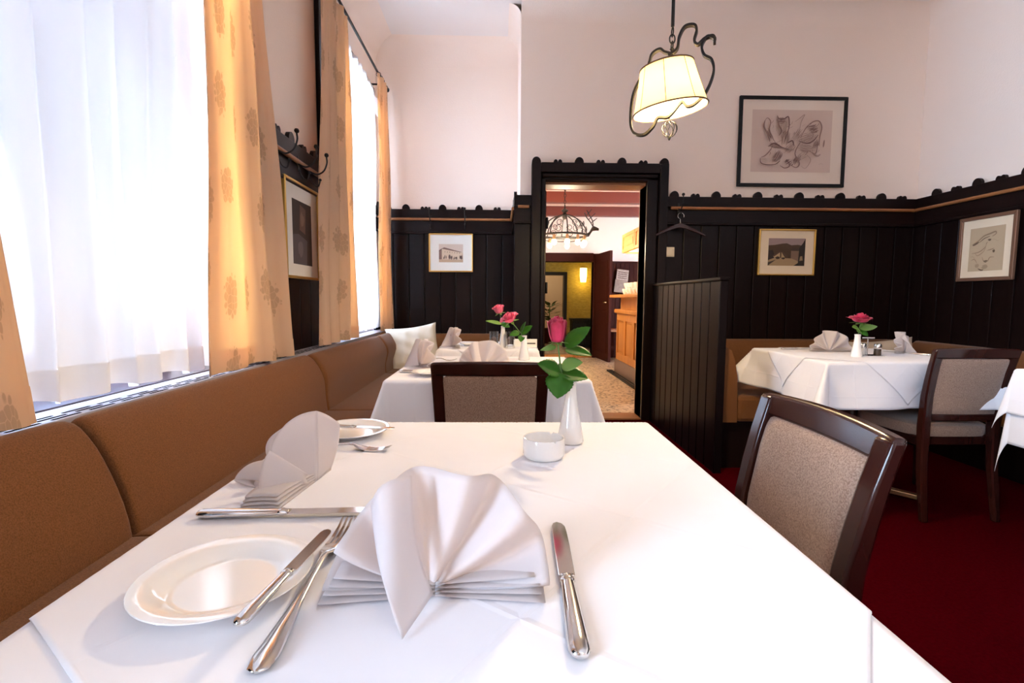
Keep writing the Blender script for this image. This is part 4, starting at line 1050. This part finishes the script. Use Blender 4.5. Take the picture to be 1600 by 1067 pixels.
def blob(cx, cy, rx, ry, seed, n=14, rot=0):
    r = random.Random(seed); c, s = math.cos(rot), math.sin(rot); out = []
    for k in range(n):
        a = 2*PI*k/n; q = r.uniform(.75, 1.15); x, y = rx*q*math.cos(a), ry*q*math.sin(a); out.append((cx+x*c-y*s, cy+x*s+y*c))
    return out
def art_boots():
    A = [(FULL, (.66, .50, .42))]; r = random.Random(5)
    ik = [(.30, .18, .15), (.42, .28, .23), (.20, .11, .10), (.52, .38, .31)]
    def S(pts, w_, k): A.extend((q, ik[k]) for q in stroke(pts, w_))
    def H(cx, cy, rx, ry, rot, n, k, w_=.006):
        c, s_ = math.cos(rot), math.sin(rot)
        for q in range(n):
            v = -1+2*(q+.5)/n+r.uniform(-.1, .1); L = math.sqrt(max(.05, 1-v*v))*r.uniform(.6, 1.05); pts = []
            for a in (-L, -.2*L, .4*L, L):
                x, y = rx*a, ry*v+ry*.12*r.uniform(-1, 1)+.3*ry*a*a*.5
                pts.append((cx+x*c-y*s_, cy+x*s_+y*c))
            S(pts, w_*r.uniform(.6, 1.5), k)
    for h in ((.37, .72, .16, .07, 1.5, 16, 3, .009), (.36, .82, .07, .05, .2, 9, 0, .010), (.42, .55, .17, .05, 1.5, 12, 1, .008), (.76, .70, .07, .08, .4, 12, 0, .013), (.70, .55, .13, .08, .5, 13, 1, .008), (.68, .38, .12, .06, -.2, 11, 1, .009),
              (.30, .42, .10, .035, -.4, 8, 0, .010), (.33, .25, .10, .05, 1.2, 10, 0, .010), (.47, .15, .05, .06, .8, 8, 2, .010), (.57, .20, .10, .035, 1.1, 8, 0, .010), (.48, .38, .11, .05, 1.0, 10, 1, .009), (.56, .60, .12, .045, 1.1, 9, 1, .008), (.22, .60, .12, .02, -1.2, 5, 0, .008), (.80, .45, .10, .03, 1.2, 6, 0, .009), (.62, .25, .09, .05, .8, 7, 3, .007), (.17, .17, .06, .04, .3, 6, 3, .006)): H(*h)
    for p, w_, k in (([(.15, .82), (.18, .86), (.22, .80), (.21, .68), (.25, .55), (.30, .45)], .012, 0), ([(.15, .82), (.14, .72), (.19, .60), (.22, .48)], .022, 0), ([(.30, .90), (.33, .84), (.39, .85), (.44, .88), (.45, .70), (.40, .48)], .016, 2),
                     ([(.30, .90), (.32, .76), (.36, .66), (.33, .58)], .018, 0), ([(.52, .80), (.58, .86), (.64, .92), (.60, .80), (.58, .62)], .010, 1), ([(.60, .55), (.66, .70), (.74, .80), (.82, .82), (.86, .72), (.84, .56), (.84, .42)], .018, 0),
                     ([(.58, .50), (.68, .46), (.76, .50), (.82, .60)], .018, 2), ([(.72, .34), (.80, .30), (.82, .48)], .012, 0), ([(.76, .30), (.82, .26), (.86, .29)], .03, 1), ([(.11, .22), (.12, .14), (.20, .11), (.30, .12), (.36, .18)], .014, 2),
                     ([(.12, .23), (.17, .26), (.22, .33), (.26, .42)], .014, 0), ([(.20, .40), (.28, .46), (.36, .40), (.46, .36)], .016, 2), ([(.36, .10), (.42, .06), (.48, .10), (.44, .20)], .014, 2), ([(.48, .12), (.56, .07), (.60, .14), (.54, .30), (.60, .48)], .018, 0),
                     ([(.62, .10), (.68, .06), (.74, .20), (.66, .30)], .008, 1), ([(.52, .42), (.50, .50), (.44, .46)], .020, 2), ([(.13, .10), (.22, .08), (.30, .09)], .006, 3), ([(.84, .13), (.87, .135), (.90, .13)], .004, 1), ([(.90, .52), (.89, .40)], .02, 0)): S(p, w_, k)
    for i in range(40):
        x, y = r.uniform(.18, .84), r.uniform(.14, .78); a = r.uniform(.6, 1.6); l = r.uniform(.04, .10)
        S([(x, y), (x+l*.5*math.cos(a)+.01, y+l*.5*math.sin(a)), (x+l*math.cos(a), y+l*math.sin(a))], r.uniform(.003, .008), r.choice([0, 1, 1, 3]))
    return A
def art_building():
    A = [(FULL, (.60, .44, .32)), ([(0, .55), (1, .50), (1, 1), (0, 1)], (.66, .52, .42)), ([(0, 0), (1, 0), (1, .14), (0, .16)], (.58, .40, .26))]
    A.append(([(0, .16), (0, .66), (.12, .74), (.12, .16)], (.22, .12, .09))); A.append(([(.12, .16), (.12, .72), (.20, .80), (.90, .56), (.97, .52), (.97, .14)], (.68, .52, .36)))
    A.append(([(.10, .74), (.22, .82), (.96, .56), (.86, .555), (.22, .72)], (.17, .085, .06))); A.append(([(0, .64), (.12, .76), (.12, .70), (0, .60)], (.12, .06, .05)))
    for k in range(7): x = .24+k*.10; y = .545-k*.012; A.append(([(x, y), (x+.022, y), (x+.022, y+.06), (x, y+.06)], (.16, .09, .07) if k != 3 else (.35, .25, .18)))
    r = random.Random(2)
    for k in range(24):
        x = r.uniform(.18, .95); h = r.uniform(.10, .24); b = r.uniform(.13, .2); A.append((blob(x, b+h/2, .020, h/2, k, 8), (.07, .035, .03) if k % 3 else (.20, .12, .09)))
    return A
def art_village():
    A = [(FULL, (.33, .23, .22)), ([(0, 0), (1, 0), (1, .30), (0, .26)], (.36, .24, .13))]
    A.append(([(0, .30), (0, .74), (.18, .76), (.38, .81), (.5, .82), (.62, .75), (.8, .77), (1, .72), (1, .25)], (.075, .04, .022)))
    A.append(([(0, .2), (0, .55), (.12, .58), (.2, .3)], (.03, .018, .014))); A.append(([(.14, .34), (.32, .52), (.33, .26), (.20, .25)], (.42, .29, .16))); A.append(([(.12, .36), (.32, .54), (.34, .50), (.16, .33)], (.10, .05, .035)))
    A.append(([(.36, .26), (.36, .50), (.46, .30), (.46, .26)], (.40, .27, .14))); A.append(([(.36, .52), (.38, .52), (.56, .32), (.50, .29)], (.09, .045, .03)))
    A.append(([(.62, .28), (.62, .55), (.84, .55), (.84, .16)], (.22, .13, .085))); A.append(([(.60, .55), (.66, .66), (.84, .64), (.86, .54)], (.06, .035, .025)))
    A.append(([(1, 1), (.93, .82), (.84, .66), (.82, .10), (.70, 0), (1, 0)], (.022, .016, .012))); A.append(([(.86, .18), (.95, .20), (.93, .36), (.87, .34)], (.30, .20, .11)))
    A.append((blob(.26, .29, .07, .05, 3), (.05, .03, .02))); A.append((blob(.42, .27, .05, .04, 4), (.045, .026, .02))); A.append(([(0, 0), (0, .12), (.22, .22), (.05, .05)], (.06, .04, .03)))
    return A
def art_bird():
    A = [(FULL, (.52, .38, .24))]; ik = [(.16, .10, .06), (.30, .20, .12), (.40, .28, .17)]
    def S(pts, w_, k): A.extend((q, ik[k]) for q in stroke(pts, w_))
    A.append((blob(.58, .70, .05, .025, 1), ik[0])); A.append((blob(.18, .64, .10, .03, 2, rot=.3), ik[0])); A.append((blob(.72, .44, .04, .035, 3, rot=-.4), ik[0])); A.append((blob(.52, .22, .06, .03, 4), ik[0])); A.append((blob(.5, .09, .09, .05, 5), ik[2])); A.append((blob(.27, .13, .06, .05, 6), ik[2]))
    for p, w_, k in (([(.08, .62), (.26, .70), (.42, .80), (.60, .84), (.74, .87), (.76, .82), (.66, .77)], .035, 1), ([(.30, .66), (.44, .74), (.60, .78)], .02, 0), ([(.52, .60), (.46, .52), (.30, .44), (.10, .42)], .02, 1), ([(.20, .42), (.28, .36), (.44, .44), (.50, .54)], .014, 1),
                     ([(.54, .46), (.66, .48), (.74, .50)], .012, 0), ([(.42, .32), (.46, .24), (.58, .22), (.64, .30), (.76, .30)], .020, 1), ([(.10, .26), (.20, .28), (.28, .18)], .016, 1), ([(.32, .06), (.42, .02), (.48, .03)], .03, 0), ([(.6, .68), (.72, .70), (.82, .66), (.9, .70)], .006, 2), ([(.06, .34), (.16, .34), (.22, .24)], .012, 2), ([(.5, .60), (.54, .66)], .014, 0)): S(p, w_, k)
    return A
def art_portrait():
    A = [(FULL, (.055, .035, .028)), ([(.35, .55), (.65, .5), (.7, .9), (.4, .95)], (.15, .08, .055)), ([(0, 0), (.7, 0), (.75, .4), (.3, .48), (0, .45)], (.11, .085, .085))]
    A.append((blob(.5, .72, .10, .12, 2), (.22, .13, .09))); A.append((blob(.4, .25, .14, .15, 4), (.17, .13, .13)))
    return A
PG = 'framed pictures'
picture('large black-framed ink sketch of boots hanging on the plaster wall above the panels', (2.449, YF-.006, 2.377), .915, .742, 0, .028, 'black', art_boots(), (-.345, .335, -.248, .262), lean=math.radians(-.6), group=PG, mount='mount_b')
picture('thin gilt-framed old street view on the dark panels behind the right-hand table', (2.434, YF-.036, 1.457), .488, .390, 0, .013, 'gold', art_village(), (-.158, .158, -.112, .118), group=PG, tilt=math.radians(.2), mount='mount_w')
picture('bronze-framed pale sketch on the dark panelled wall at the far right', (XR-.05, 3.584, 1.437), .428, .472, PI/2*-1, .026, 'bronze', art_bird(), (-.130, .132, -.165, .150), group=PG, mount='mount_w')
picture('gilt-framed sepia photograph of a long building on the alcove panels', (-.482, YA-.036, 1.496), .432, .374, 0, .013, 'gold', art_building(), (-.118, .118, -.092, .084), group=PG)
picture('gilt-framed dark portrait on the panels between the two windows', (XL+.040, 2.985, 1.430), .50, .545, PI/2, .016, 'gold', art_portrait(), (-.14, .14, -.19, .17), group=PG)

# ------------------------------------------------------------------ hooks, hanger, switch
def coat_hook(label, loc, rz, group):
    """local: wall behind at +Y, juts towards -Y"""
    t = thing('coat_hook', label, 'hook', loc, rz, group)
    MB().box(-.009, .009, -.004, 0, -.075, .015).build('back_plate', M['iron'], t, bevel=.003)
    pts = spline([(0, -.004, -.03), (0, -.045, -.045), (0, -.085, -.025), (0, -.105, .02), (0, -.104, .055)], 6)
    MB().tube(pts, .0048, 8).lathe([(.002, -.012), (.010, -.007), (.013, .002), (.009, .011), (.001, .014)], (0, -.104, .066), 12).build('upper_arm', M['iron'], t, smooth=True)
    pts = spline([(0, -.004, -.06), (0, -.025, -.105), (0, -.050, -.115), (0, -.062, -.085)], 6)
    MB().tube(pts, .0045, 8).lathe([(.002, -.008), (.008, -.004), (.009, .002), (.001, .009)], (0, -.063, -.077), 12).build('lower_arm', M['iron'], t, smooth=True)
    return t
HK = coat_hook('iron coat hook on the alcove rail, the one nearer the window', (-.675, YA-.055, 1.835), 0, 'iron coat hooks')
dup(HK, (-.340, YA-.055, 1.835), 0, 'iron coat hook on the alcove rail, the one nearer the doorway')
for y, lb in ((2.66, 'iron coat hook beside the near drape on the window wall'), (2.93, 'iron coat hook above the dark portrait between the windows'), (3.10, 'iron coat hook whose ball overlaps the far window drape')):
    dup(HK, (XL+.057, y, 1.83), PI/2, lb)
dup(HK, (1.492, YF-.056, 1.84), 0, 'iron coat hook carrying the wooden hanger right of the doorway')
def hanger():
    t = thing('coat_hanger', 'dark wooden coat hanger with a steel hook on the panels right of the doorway', 'hanger', (1.488, YF-.118, 1.62))
    secs = []
    for k in range(15):
        u = k/14; a = 2*u-1; x = a*.205; z = .045-.085*abs(a)**1.25; hh = lerp(.020, .009, abs(a)); y = -.02*(a*a)
        secs.append([(x, y-.009, z-hh), (x, y+.009, z-hh), (x, y+.009, z+hh), (x, y-.009, z+hh)])
    MB().loft(secs).build('shoulder_bar', M['mahogany'], t, smooth=40, bevel=.004)
    pts = [(0, 0, .055), (0, 0, .095)]+[(.004+.026*math.cos(a), 0, .120+.026*math.sin(a)) for a in [math.radians(d) for d in range(230, -40, -18)]]
    MB().tube(pts, .0026, 8).build('steel_hook', M['steel'], t, smooth=True)
hanger()
def switch():
    t = thing('light_switch', 'square ivory light switch on the panels right of the doorway', 'switch', (1.435, YF-.03, 1.454))
    MB().box(-.041, .041, -.010, 0, -.041, .041).build('plate', M['switch'], t, bevel=.004)
    MB().box(-.030, .030, -.014, -.008, -.030, .030).build('rocker', M['switch'], t, bevel=.003)
switch()

# ------------------------------------------------------------------ pendant lamp
def pendant(label, loc, power, lit=True):
    t = thing('pendant_lamp', label, 'lamp', loc, 0, 'pendant lamps')
    tl = Matrix.Rotation(math.radians(-8), 4, 'Y') @ Matrix.Rotation(math.radians(3), 4, 'X')
    N = 64
    def r_of(v): return lerp(.146, .103, v**.9)
    def sh(u, v):
        a = 2*PI*u; r = r_of(v)*(1-.006*abs(math.sin(4*a+PI/2))**.5); return (r*math.cos(a), r*math.sin(a), .168*v)
    MB().grid(sh, N, 12, closed_u=True).xform(tl).build('lamp_shade', M['shade'], t, smooth=80, solid=.0012, off=0, normals=False)
    for v, rr in ((0, .1465), (1, .1035)):
        MB().tube([(rr*math.cos(2*PI*k/48), rr*math.sin(2*PI*k/48), .168*v) for k in range(48)], .0034, 6, closed=True).xform(tl).build('shade_trim', M['trim_b'], t, smooth=True)
    for k in range(8):
        a = 2*PI*k/8+.35
        MB().tube([(r_of(v/6)*1.004*math.cos(a), r_of(v/6)*1.004*math.sin(a), .168*v/6) for v in range(7)], .0013, 5).xform(tl).build('shade_seam', M['trim_b'], t)
    # forged straps
    A = [(.001, .218), (-.026, .23), (-.044, .244), (-.072, .229), (-.086, .184), (-.135, .09), (-.146, -.015), (-.134, -.072), (-.095, -.087), (-.061, -.058), (-.044, -.025), (-.01, -.027), (.013, -.007), (.041, .026), (.06, .007), (.087, .012), (.125, .053), (.148, .121), (.141, .171), (.114, .195), (.105, .232), (.122, .262), (.146, .252), (.148, .232)]
    B = [(-.012, .213), (.018, .235), (.025, .28), (.044, .315), (.076, .315), (.085, .293), (.078, .256), (.091, .239), (.114, .257), (.140, .262), (.150, .248)]
    rz = math.radians(-24); c, s = math.cos(rz), math.sin(rz)
    def plane(p): return (p[0]*c/math.cos(rz), p[0]*s, p[1])
    for P in (A, B):
        MB().ribbon(spline([plane(p) for p in P], 7), (-s, c, 0), .021, .009).build('iron_strap', M['iron'], t, smooth=60)
    MB().lathe([(.004, .165), (.014, .17), (.016, .188), (.008, .20), (.005, .232), (.009, .238), (.003, .246)], (0, 0, 0), 16).build('cap_stem', M['iron'], t, smooth=True)
    z = .25
    for k in range(3):
        vert = k % 2; pts = []
        for q in range(14):
            a = 2*PI*q/14; pts.append((.011*math.cos(a), 0, z+.018*math.sin(a)) if vert else (0, .011*math.cos(a), z+.018*math.sin(a)))
        MB().tube(pts, .0028, 6, closed=True).build('chain_link', M['iron'], t, smooth=True); z += .027
    MB().tube([(0, 0, z-.005), (0, 0, ZC-loc[2])], .007, 10).build('rod', M['iron'], t, smooth=True)
    MB().lathe([(.001, ZC-loc[2]-.06), (.03, ZC-loc[2]-.05), (.055, ZC-loc[2]-.01), (.055, ZC-loc[2]-.0005)], (0, 0, 0), 24).build('ceiling_rose', M['iron'], t, smooth=True)
    MB().lathe([(.001, .045), (.02, .052), (.030, .08), (.022, .11), (.012, .125), (.012, .150)], (0, 0, 0), 16).build('bulb', M['bulb'], t, smooth=True)
    MB().tube([(0, 0, .05), (-.002, 0, -.045)], .0024, 6).build('drop_wire', M['iron'], t, smooth=True)
    m = MB(); r = .031; cz = -.075
    for k in range(8):
        m.tube([(r*math.sin(PI*j/10)*math.cos(k*PI/4+1.5*j/10), r*math.sin(PI*j/10)*math.sin(k*PI/4+1.5*j/10), cz+r*math.cos(PI*j/10)) for j in range(11)], .0016, 5)
    m.lathe([(.001, cz-r-.014), (.006, cz-r-.006), (.004, cz-r+.002)], (0, 0, 0), 10)
    m.build('wire_ball', M['iron'], t, smooth=True)
    L = point_light('lamp_glow', (0, 0, .03), power, (1, .74, .40), .035); L.parent = t
    return t
M['trim_b'] = mat('brown_trim', (.12, .06, .03), .6)
pendant('lit cream pendant lamp with forged iron straps hanging over the room', (.690, 2.10, 1.82), 50)
pendant('cream pendant lamp with iron straps hanging out of view behind the viewer', (.75, -.9, 1.95), 6)

# ------------------------------------------------------------------ bar room furniture
def counter():
    t = thing('bar_counter', 'golden oak bar counter with raised panels seen through the doorway', 'counter', (1.9, 6.0, 0))
    x = 1.665; y0, y1 = 4.9, 7.12
    MB().box(x+.02, 2.35, y0, y1, .20, .86).build('body', M['oak'], t, world=True)
    MB().box(x-.015, 2.36, y0, y1+.01, .02, .205).build('kick_plate', M['metal_kick'], t, world=True)
    MB().box(x-.035, 2.36, y0, y1+.02, .86, .915).build('ledge', M['oak'], t, world=True, bevel=.012)
    MB().box(x+.05, 2.30, y0, y1-.01, .915, 1.075).build('upper_front', M['oak'], t, world=True)
    MB().box(x-.10, 2.36, y0, y1+.05, 1.075, 1.115).build('counter_top', M['oak'], t, world=True, bevel=.008)
    n = 5; pw = (y1-y0)/n
    for k in range(n+1): MB().box(x, x+.021, max(y0, y0+k*pw-.05), min(y1, y0+k*pw+.05), .205, .86).build('stile', M['oak'], t, world=True, bevel=.004)
    for k in range(n):
        a, b = y0+k*pw+.05, y0+(k+1)*pw-.05
        MB().box(x, x+.021, a, b, .76, .86).build('top_stile', M['oak'], t, world=True, bevel=.003); MB().box(x, x+.021, a, b, .205, .30).build('bottom_stile', M['oak'], t, world=True, bevel=.003)
        MB().box(x+.008, x+.022, a+.035, b-.035, .33, .73).build('raised_panel', M['oak'], t, world=True, bevel=.010)
    s = MB().box(1.575, x-.012, y0, 7.3, 0, .02).build('step', M['black'], t, world=True)
    MB().box(1.60, 1.612, y0, 7.0, .02, .023).build('metal_strip', M['steel'], t, world=True)
counter()
def canopy():
    t = thing('bar_canopy', 'pale pine light box with panelled sides hanging over the bar counter', 'light box', (1.9, 5.8, 1.66))
    x0, x1, y0, y1, z0, z1 = 1.62, 2.3, 4.8, 6.66, 1.655, 1.90
    for xx in (x0, x1-.02): MB().box(xx, xx+.02, y0, y1, z0, z1).build('side_board', M['oak_l'], t, world=True, bevel=.004)
    for yy in (y0, y1-.02): MB().box(x0+.02, x1-.02, yy, yy+.02, z0, z1).build('end_board', M['oak_l'], t, world=True, bevel=.004)
    for k in range(3):
        a = y0+.03+k*.62
        MB().box(x0-.012, x0, a, a+.04, z0+.005, z1-.005).box(x0-.012, x0, a+.04, a+.56, z1-.045, z1-.005).box(x0-.012, x0, a+.04, a+.56, z0+.005, z0+.045).box(x0-.012, x0, a+.56, a+.60, z0+.005, z1-.005).box(x0-.007, x0, a+.09, a+.51, z0+.08, z1-.08).build('panel_moulding', M['oak_l'], t, world=True, bevel=.004)
    MB().box(x0+.02, x1-.02, y0+.02, y1-.02, z1-.02, z1).build('lid', M['oak_l'], t, world=True)
    MB().box(x0+.04, x1-.04, y0+.04, y1-.04, z0+.02, z0+.03).build('lit_diffuser', M['panel_light'], t, world=True)
    for y in (5.1, 6.25): MB().tube([(1.72, y, z1), (1.72, y, BZ)], .008, 8).build('hanging_rod', M['iron'], t, world=True, smooth=True)
    m = MB().tube([(1.90+.0, 6.40, z1), (1.90, 6.40, z1+.03)], .008, 8)
    m.tube(spline([(1.905, 6.40, z1+.03), (1.88, 6.40, z1+.07), (1.845, 6.40, z1+.09), (1.84, 6.40, z1+.06), (1.87, 6.40, z1+.03)], 5), .008, 6).tube(spline([(1.905, 6.40, z1+.03), (1.93, 6.40, z1+.07), (1.965, 6.40, z1+.09), (1.97, 6.40, z1+.06), (1.94, 6.40, z1+.03)], 5), .008, 6).build('scroll', M['iron'], t, world=True, smooth=True)
canopy()
def glass_stack():
    cup = None; words = ['nearest the doorway', 'second from the doorway', 'third from the doorway', 'fourth from the doorway', 'farthest from the doorway']
    for li, z in enumerate((1.116, 1.174)):
        for k in range(5):
            x = 1.70+.02*li; y = 6.05+.17*k; lb = 'white cup in the %s row of cups on the bar counter, %s' % (('lower', 'upper')[li], words[k])
            if cup is None:
                cup = thing('coffee_cup', lb, 'cup', (x, y, z), 0, 'white cups stacked on the bar')
                MB().lathe([(.0001, 0), (.026, 0), (.030, .004), (.043, .035), (.045, .056), (.042, .056), (.038, .03), (.0001, .01)], (0, 0, 0), 20, cap=False).xform(Matrix.Scale(1.35, 4)).build('bowl', M['china'], cup, smooth=60)
                MB().tube(spline([(.042, 0, .045), (.064, 0, .046), (.066, 0, .022), (.036, 0, .016)], 5), .004, 6).xform(Matrix.Scale(1.35, 4)).build('handle', M['china'], cup, smooth=True)
            else: dup(cup, (x, y, z+(.018 if li else 0)), 1.3*k, lb)
glass_stack()
def papers():
    t = thing('newspaper_rack', 'tilted newspaper holder on the dark boards behind the bar counter', 'newspaper', (2.12, 8.86, 1.16))
    t.rotation_euler = (math.radians(-6), math.radians(7), 0)
    MB().box(-.11, .11, 0, .01, .0, .44).build('back_board', M['redwood'], t, bevel=.003)
    MB().box(-.10, .11, -.012, -.001, .20, .42).build('newspaper', M['news'], t, bevel=.002)
    MB().box(-.115, .09, -.022, -.013, .01, .24).build('magazine', M['paper2'], t, bevel=.002)
    for k in range(4): MB().box(-.08, .09, -.0135, -.012, .26+.035*k, .275+.035*k).build('print', ink((.16, .10, .09)), t)
M['paper2'] = mat('grey_magazine', (.34, .26, .22), .7, var=(.24, .18, .15), vscale=(20, 20, 20))
papers()
def wall_shelf():
    t = thing('bar_stool', 'brown wooden seat against the dark boards behind the bar counter', 'stool', (1.98, 8.6, 0))
    MB().box(-.17, .19, -.17, .17, .50, .545).build('seat', M['rail'], t, bevel=.01)
    for a in (-.13, .15):
        for b in (-.13, .13): MB().box(a-.018, a+.018, b-.018, b+.018, 0, .50).build('leg', M['redwood'], t, bevel=.004)
    for b in (-.13, .13): MB().box(-.13, .15, b-.018, b+.018, .2, .235).build('stretcher', M['redwood'], t)
wall_shelf()
def chandelier():
    cx, cy, cz = .86, 6.8, 1.90
    t = thing('chandelier', 'black wrought iron dome chandelier with a stag head in the bar room', 'lamp', (cx, cy, cz))
    R, H = .30, .27
    MB().tube([(R*math.cos(2*PI*k/48), R*math.sin(2*PI*k/48), 0) for k in range(48)], .014, 8, closed=True).build('ring', M['iron'], t, smooth=True)
    MB().tube([(R*.93*math.cos(2*PI*k/48), R*.93*math.sin(2*PI*k/48), -.05) for k in range(48)], .006, 6, closed=True).build('lower_ring', M['iron'], t, smooth=True)
    for k in range(8):
        a = 2*PI*k/8; c, s = math.cos(a), math.sin(a)
        MB().tube([(R*math.cos(q*PI/16)*c, R*math.cos(q*PI/16)*s, H*math.sin(q*PI/16)) for q in range(9)], .008, 6).build('dome_rib', M['iron'], t, smooth=True)
        for zz, rr in ((.06, .05), (.14, .042)):
            aa = a+PI/8; rad = R*math.cos(math.asin(min(1, zz/H)))*1.0; c2, s2 = math.cos(aa), math.sin(aa); pts = []
            for q in range(13):
                b = q/12*2*PI*1.2; r_ = rr*(1-.5*q/12); pts.append((rad*c2-s2*r_*math.cos(b), rad*s2+c2*r_*math.cos(b), zz+r_*math.sin(b)))
            MB().tube(pts, .0045, 5).build('scroll', M['iron'], t, smooth=True)
    MB().lathe([(.006, .21), (.03, .23), (.04, .27), (.02, .30), (.05, .33), (.012, .36), (.008, .40)], (0, 0, 0), 14).build('crown', M['iron'], t, smooth=True)
    z = .40
    k = 0
    while z < BZ-cz-.03:
        pts = []
        for q in range(12):
            a = 2*PI*q/12; pts.append((.013*math.cos(a), 0, z+.026*math.sin(a)) if k % 2 else (0, .013*math.cos(a), z+.026*math.sin(a)))
        MB().tube(pts, .004, 5, closed=True).build('chain_link', M['iron'], t, smooth=True); z += .042; k += 1
    for a in (20, 75, 128, 180, 235, 270, 300, 330):
        c, s = math.cos(math.radians(a)), math.sin(math.radians(a)); p = (R*.95*c, R*.95*s, 0)
        MB().lathe([(.012, -.01), (.02, -.03), (.02, -.075), (.014, -.08)], p, 12).build('socket', M['brass'], t, smooth=True)
        MB().lathe([(.001, -.150), (.024, -.140), (.034, -.115), (.028, -.09), (.014, -.075)], p, 16).build('bulb', M['bulb'], t, smooth=True)
    # stag head and antlers on the right of the ring
    hx = R+.03
    m = MB().loft([[(x+r*.0, r*math.cos(q*PI/4), z0+r*math.sin(q*PI/4)) for q in range(8)] for x, z0, r in ((hx-.05, .0, .02), (hx, .02, .03), (hx+.03, .07, .032), (hx+.05, .10, .036), (hx+.09, .095, .026), (hx+.13, .085, .016))])
    m.build('stag_head', M['iron'], t, smooth=True)
    for s in (-1, 1):
        a = MB().tube(spline([(hx+.05, s*.02, .13), (hx+.03, s*.07, .19), (hx-.02, s*.10, .26), (hx-.05, s*.09, .32)], 5), .007, 6)
        for b0, b1 in (((hx+.035, s*.065, .18), (hx+.09, s*.08, .22)), ((hx+.005, s*.09, .225), (hx+.06, s*.11, .28)), ((hx-.03, s*.10, .275), (hx+.01, s*.12, .33))): a.tube([b0, b1], .005, 5)
        a.build('antler', M['iron'], t, smooth=True)
    L = point_light('chandelier_glow', (0, 0, -.2), 26, (1, .80, .56), .12); L.parent = t
chandelier()
L = point_light('canopy_glow', (1.95, 5.8, 1.60), 5, (1, .78, .45), .15)
def sconce():
    t = thing('wall_sconce', 'glowing yellow glass wall sconce in the corridor beyond the bar', 'lamp', (1.80, 10.93, 1.55))
    MB().box(-.05, .05, .02, .068, -.10, .20).build('back_plate', M['brass'], t, bevel=.004)
    MB().lathe([(.001, -.13), (.06, -.13), (.075, .0), (.075, .17), (.07, .17), (.001, .165)], (0, -.04, 0), 16).build('glass_shade', M['sconce'], t, smooth=50)
    L = point_light('sconce_glow', (0, -.16, -.16), 1.7, (1, .72, .20), .05); L.parent = t
sconce()
L = point_light('far_room_glow', (1.1, 12.2, 2.0), 7, (1, .76, .42), .1)
def chest():
    t = thing('black_chest', 'low black chest against the yellow corridor wall', 'chest', (1.80, 10.75, 0))
    MB().box(-.27, .27, -.2, .2, .04, .60).build('body', M['black'], t, bevel=.006); MB().box(-.29, .29, -.22, .22, .60, .64).build('top', M['black'], t, bevel=.006)
    for a, b in ((-.25, -.01), (.01, .25)): MB().box(a, b, -.215, -.2, .10, .55).build('door', M['black'], t, bevel=.004)
    for a in (-.24, .24):
        for b in (-.16, .16): MB().box(a-.02, a+.02, b-.02, b+.02, 0, .04).build('foot', M['black'], t)
chest()
def plant():
    t = thing('potted_plant', 'dark green pot plant beyond the corridor doorway', 'plant', (1.17, 11.9, 0))
    MB().lathe([(.0001, 0), (.12, 0), (.16, .34), (.17, .36), (.14, .36), (.0001, .30)], (0, 0, 0), 20, cap=False).build('pot', M['redwood'], t, smooth=50)
    r = random.Random(3); m = MB()
    for k in range(46):
        a = r.uniform(0, 6.28); h = r.uniform(.3, .85); ra = r.uniform(.02, .16); d = Vector((math.cos(a), math.sin(a), r.uniform(.1, .8)))
        b = Vector((ra*math.cos(a), ra*math.sin(a), .3+h*.75)); lm = leaf_mesh(b, b+d.normalized()*r.uniform(.14, .24), .08, (0, 0, 1), .2, .2, 0); m.add(lm.v, lm.f)
    tag(m.build('foliage', M['green'], t, smooth=80, normals=False), kind='stuff')
    MB().tube([(0, 0, .3), (.01, 0, .9)], .012, 6).build('stem', M['stem'], t, smooth=True)
plant()
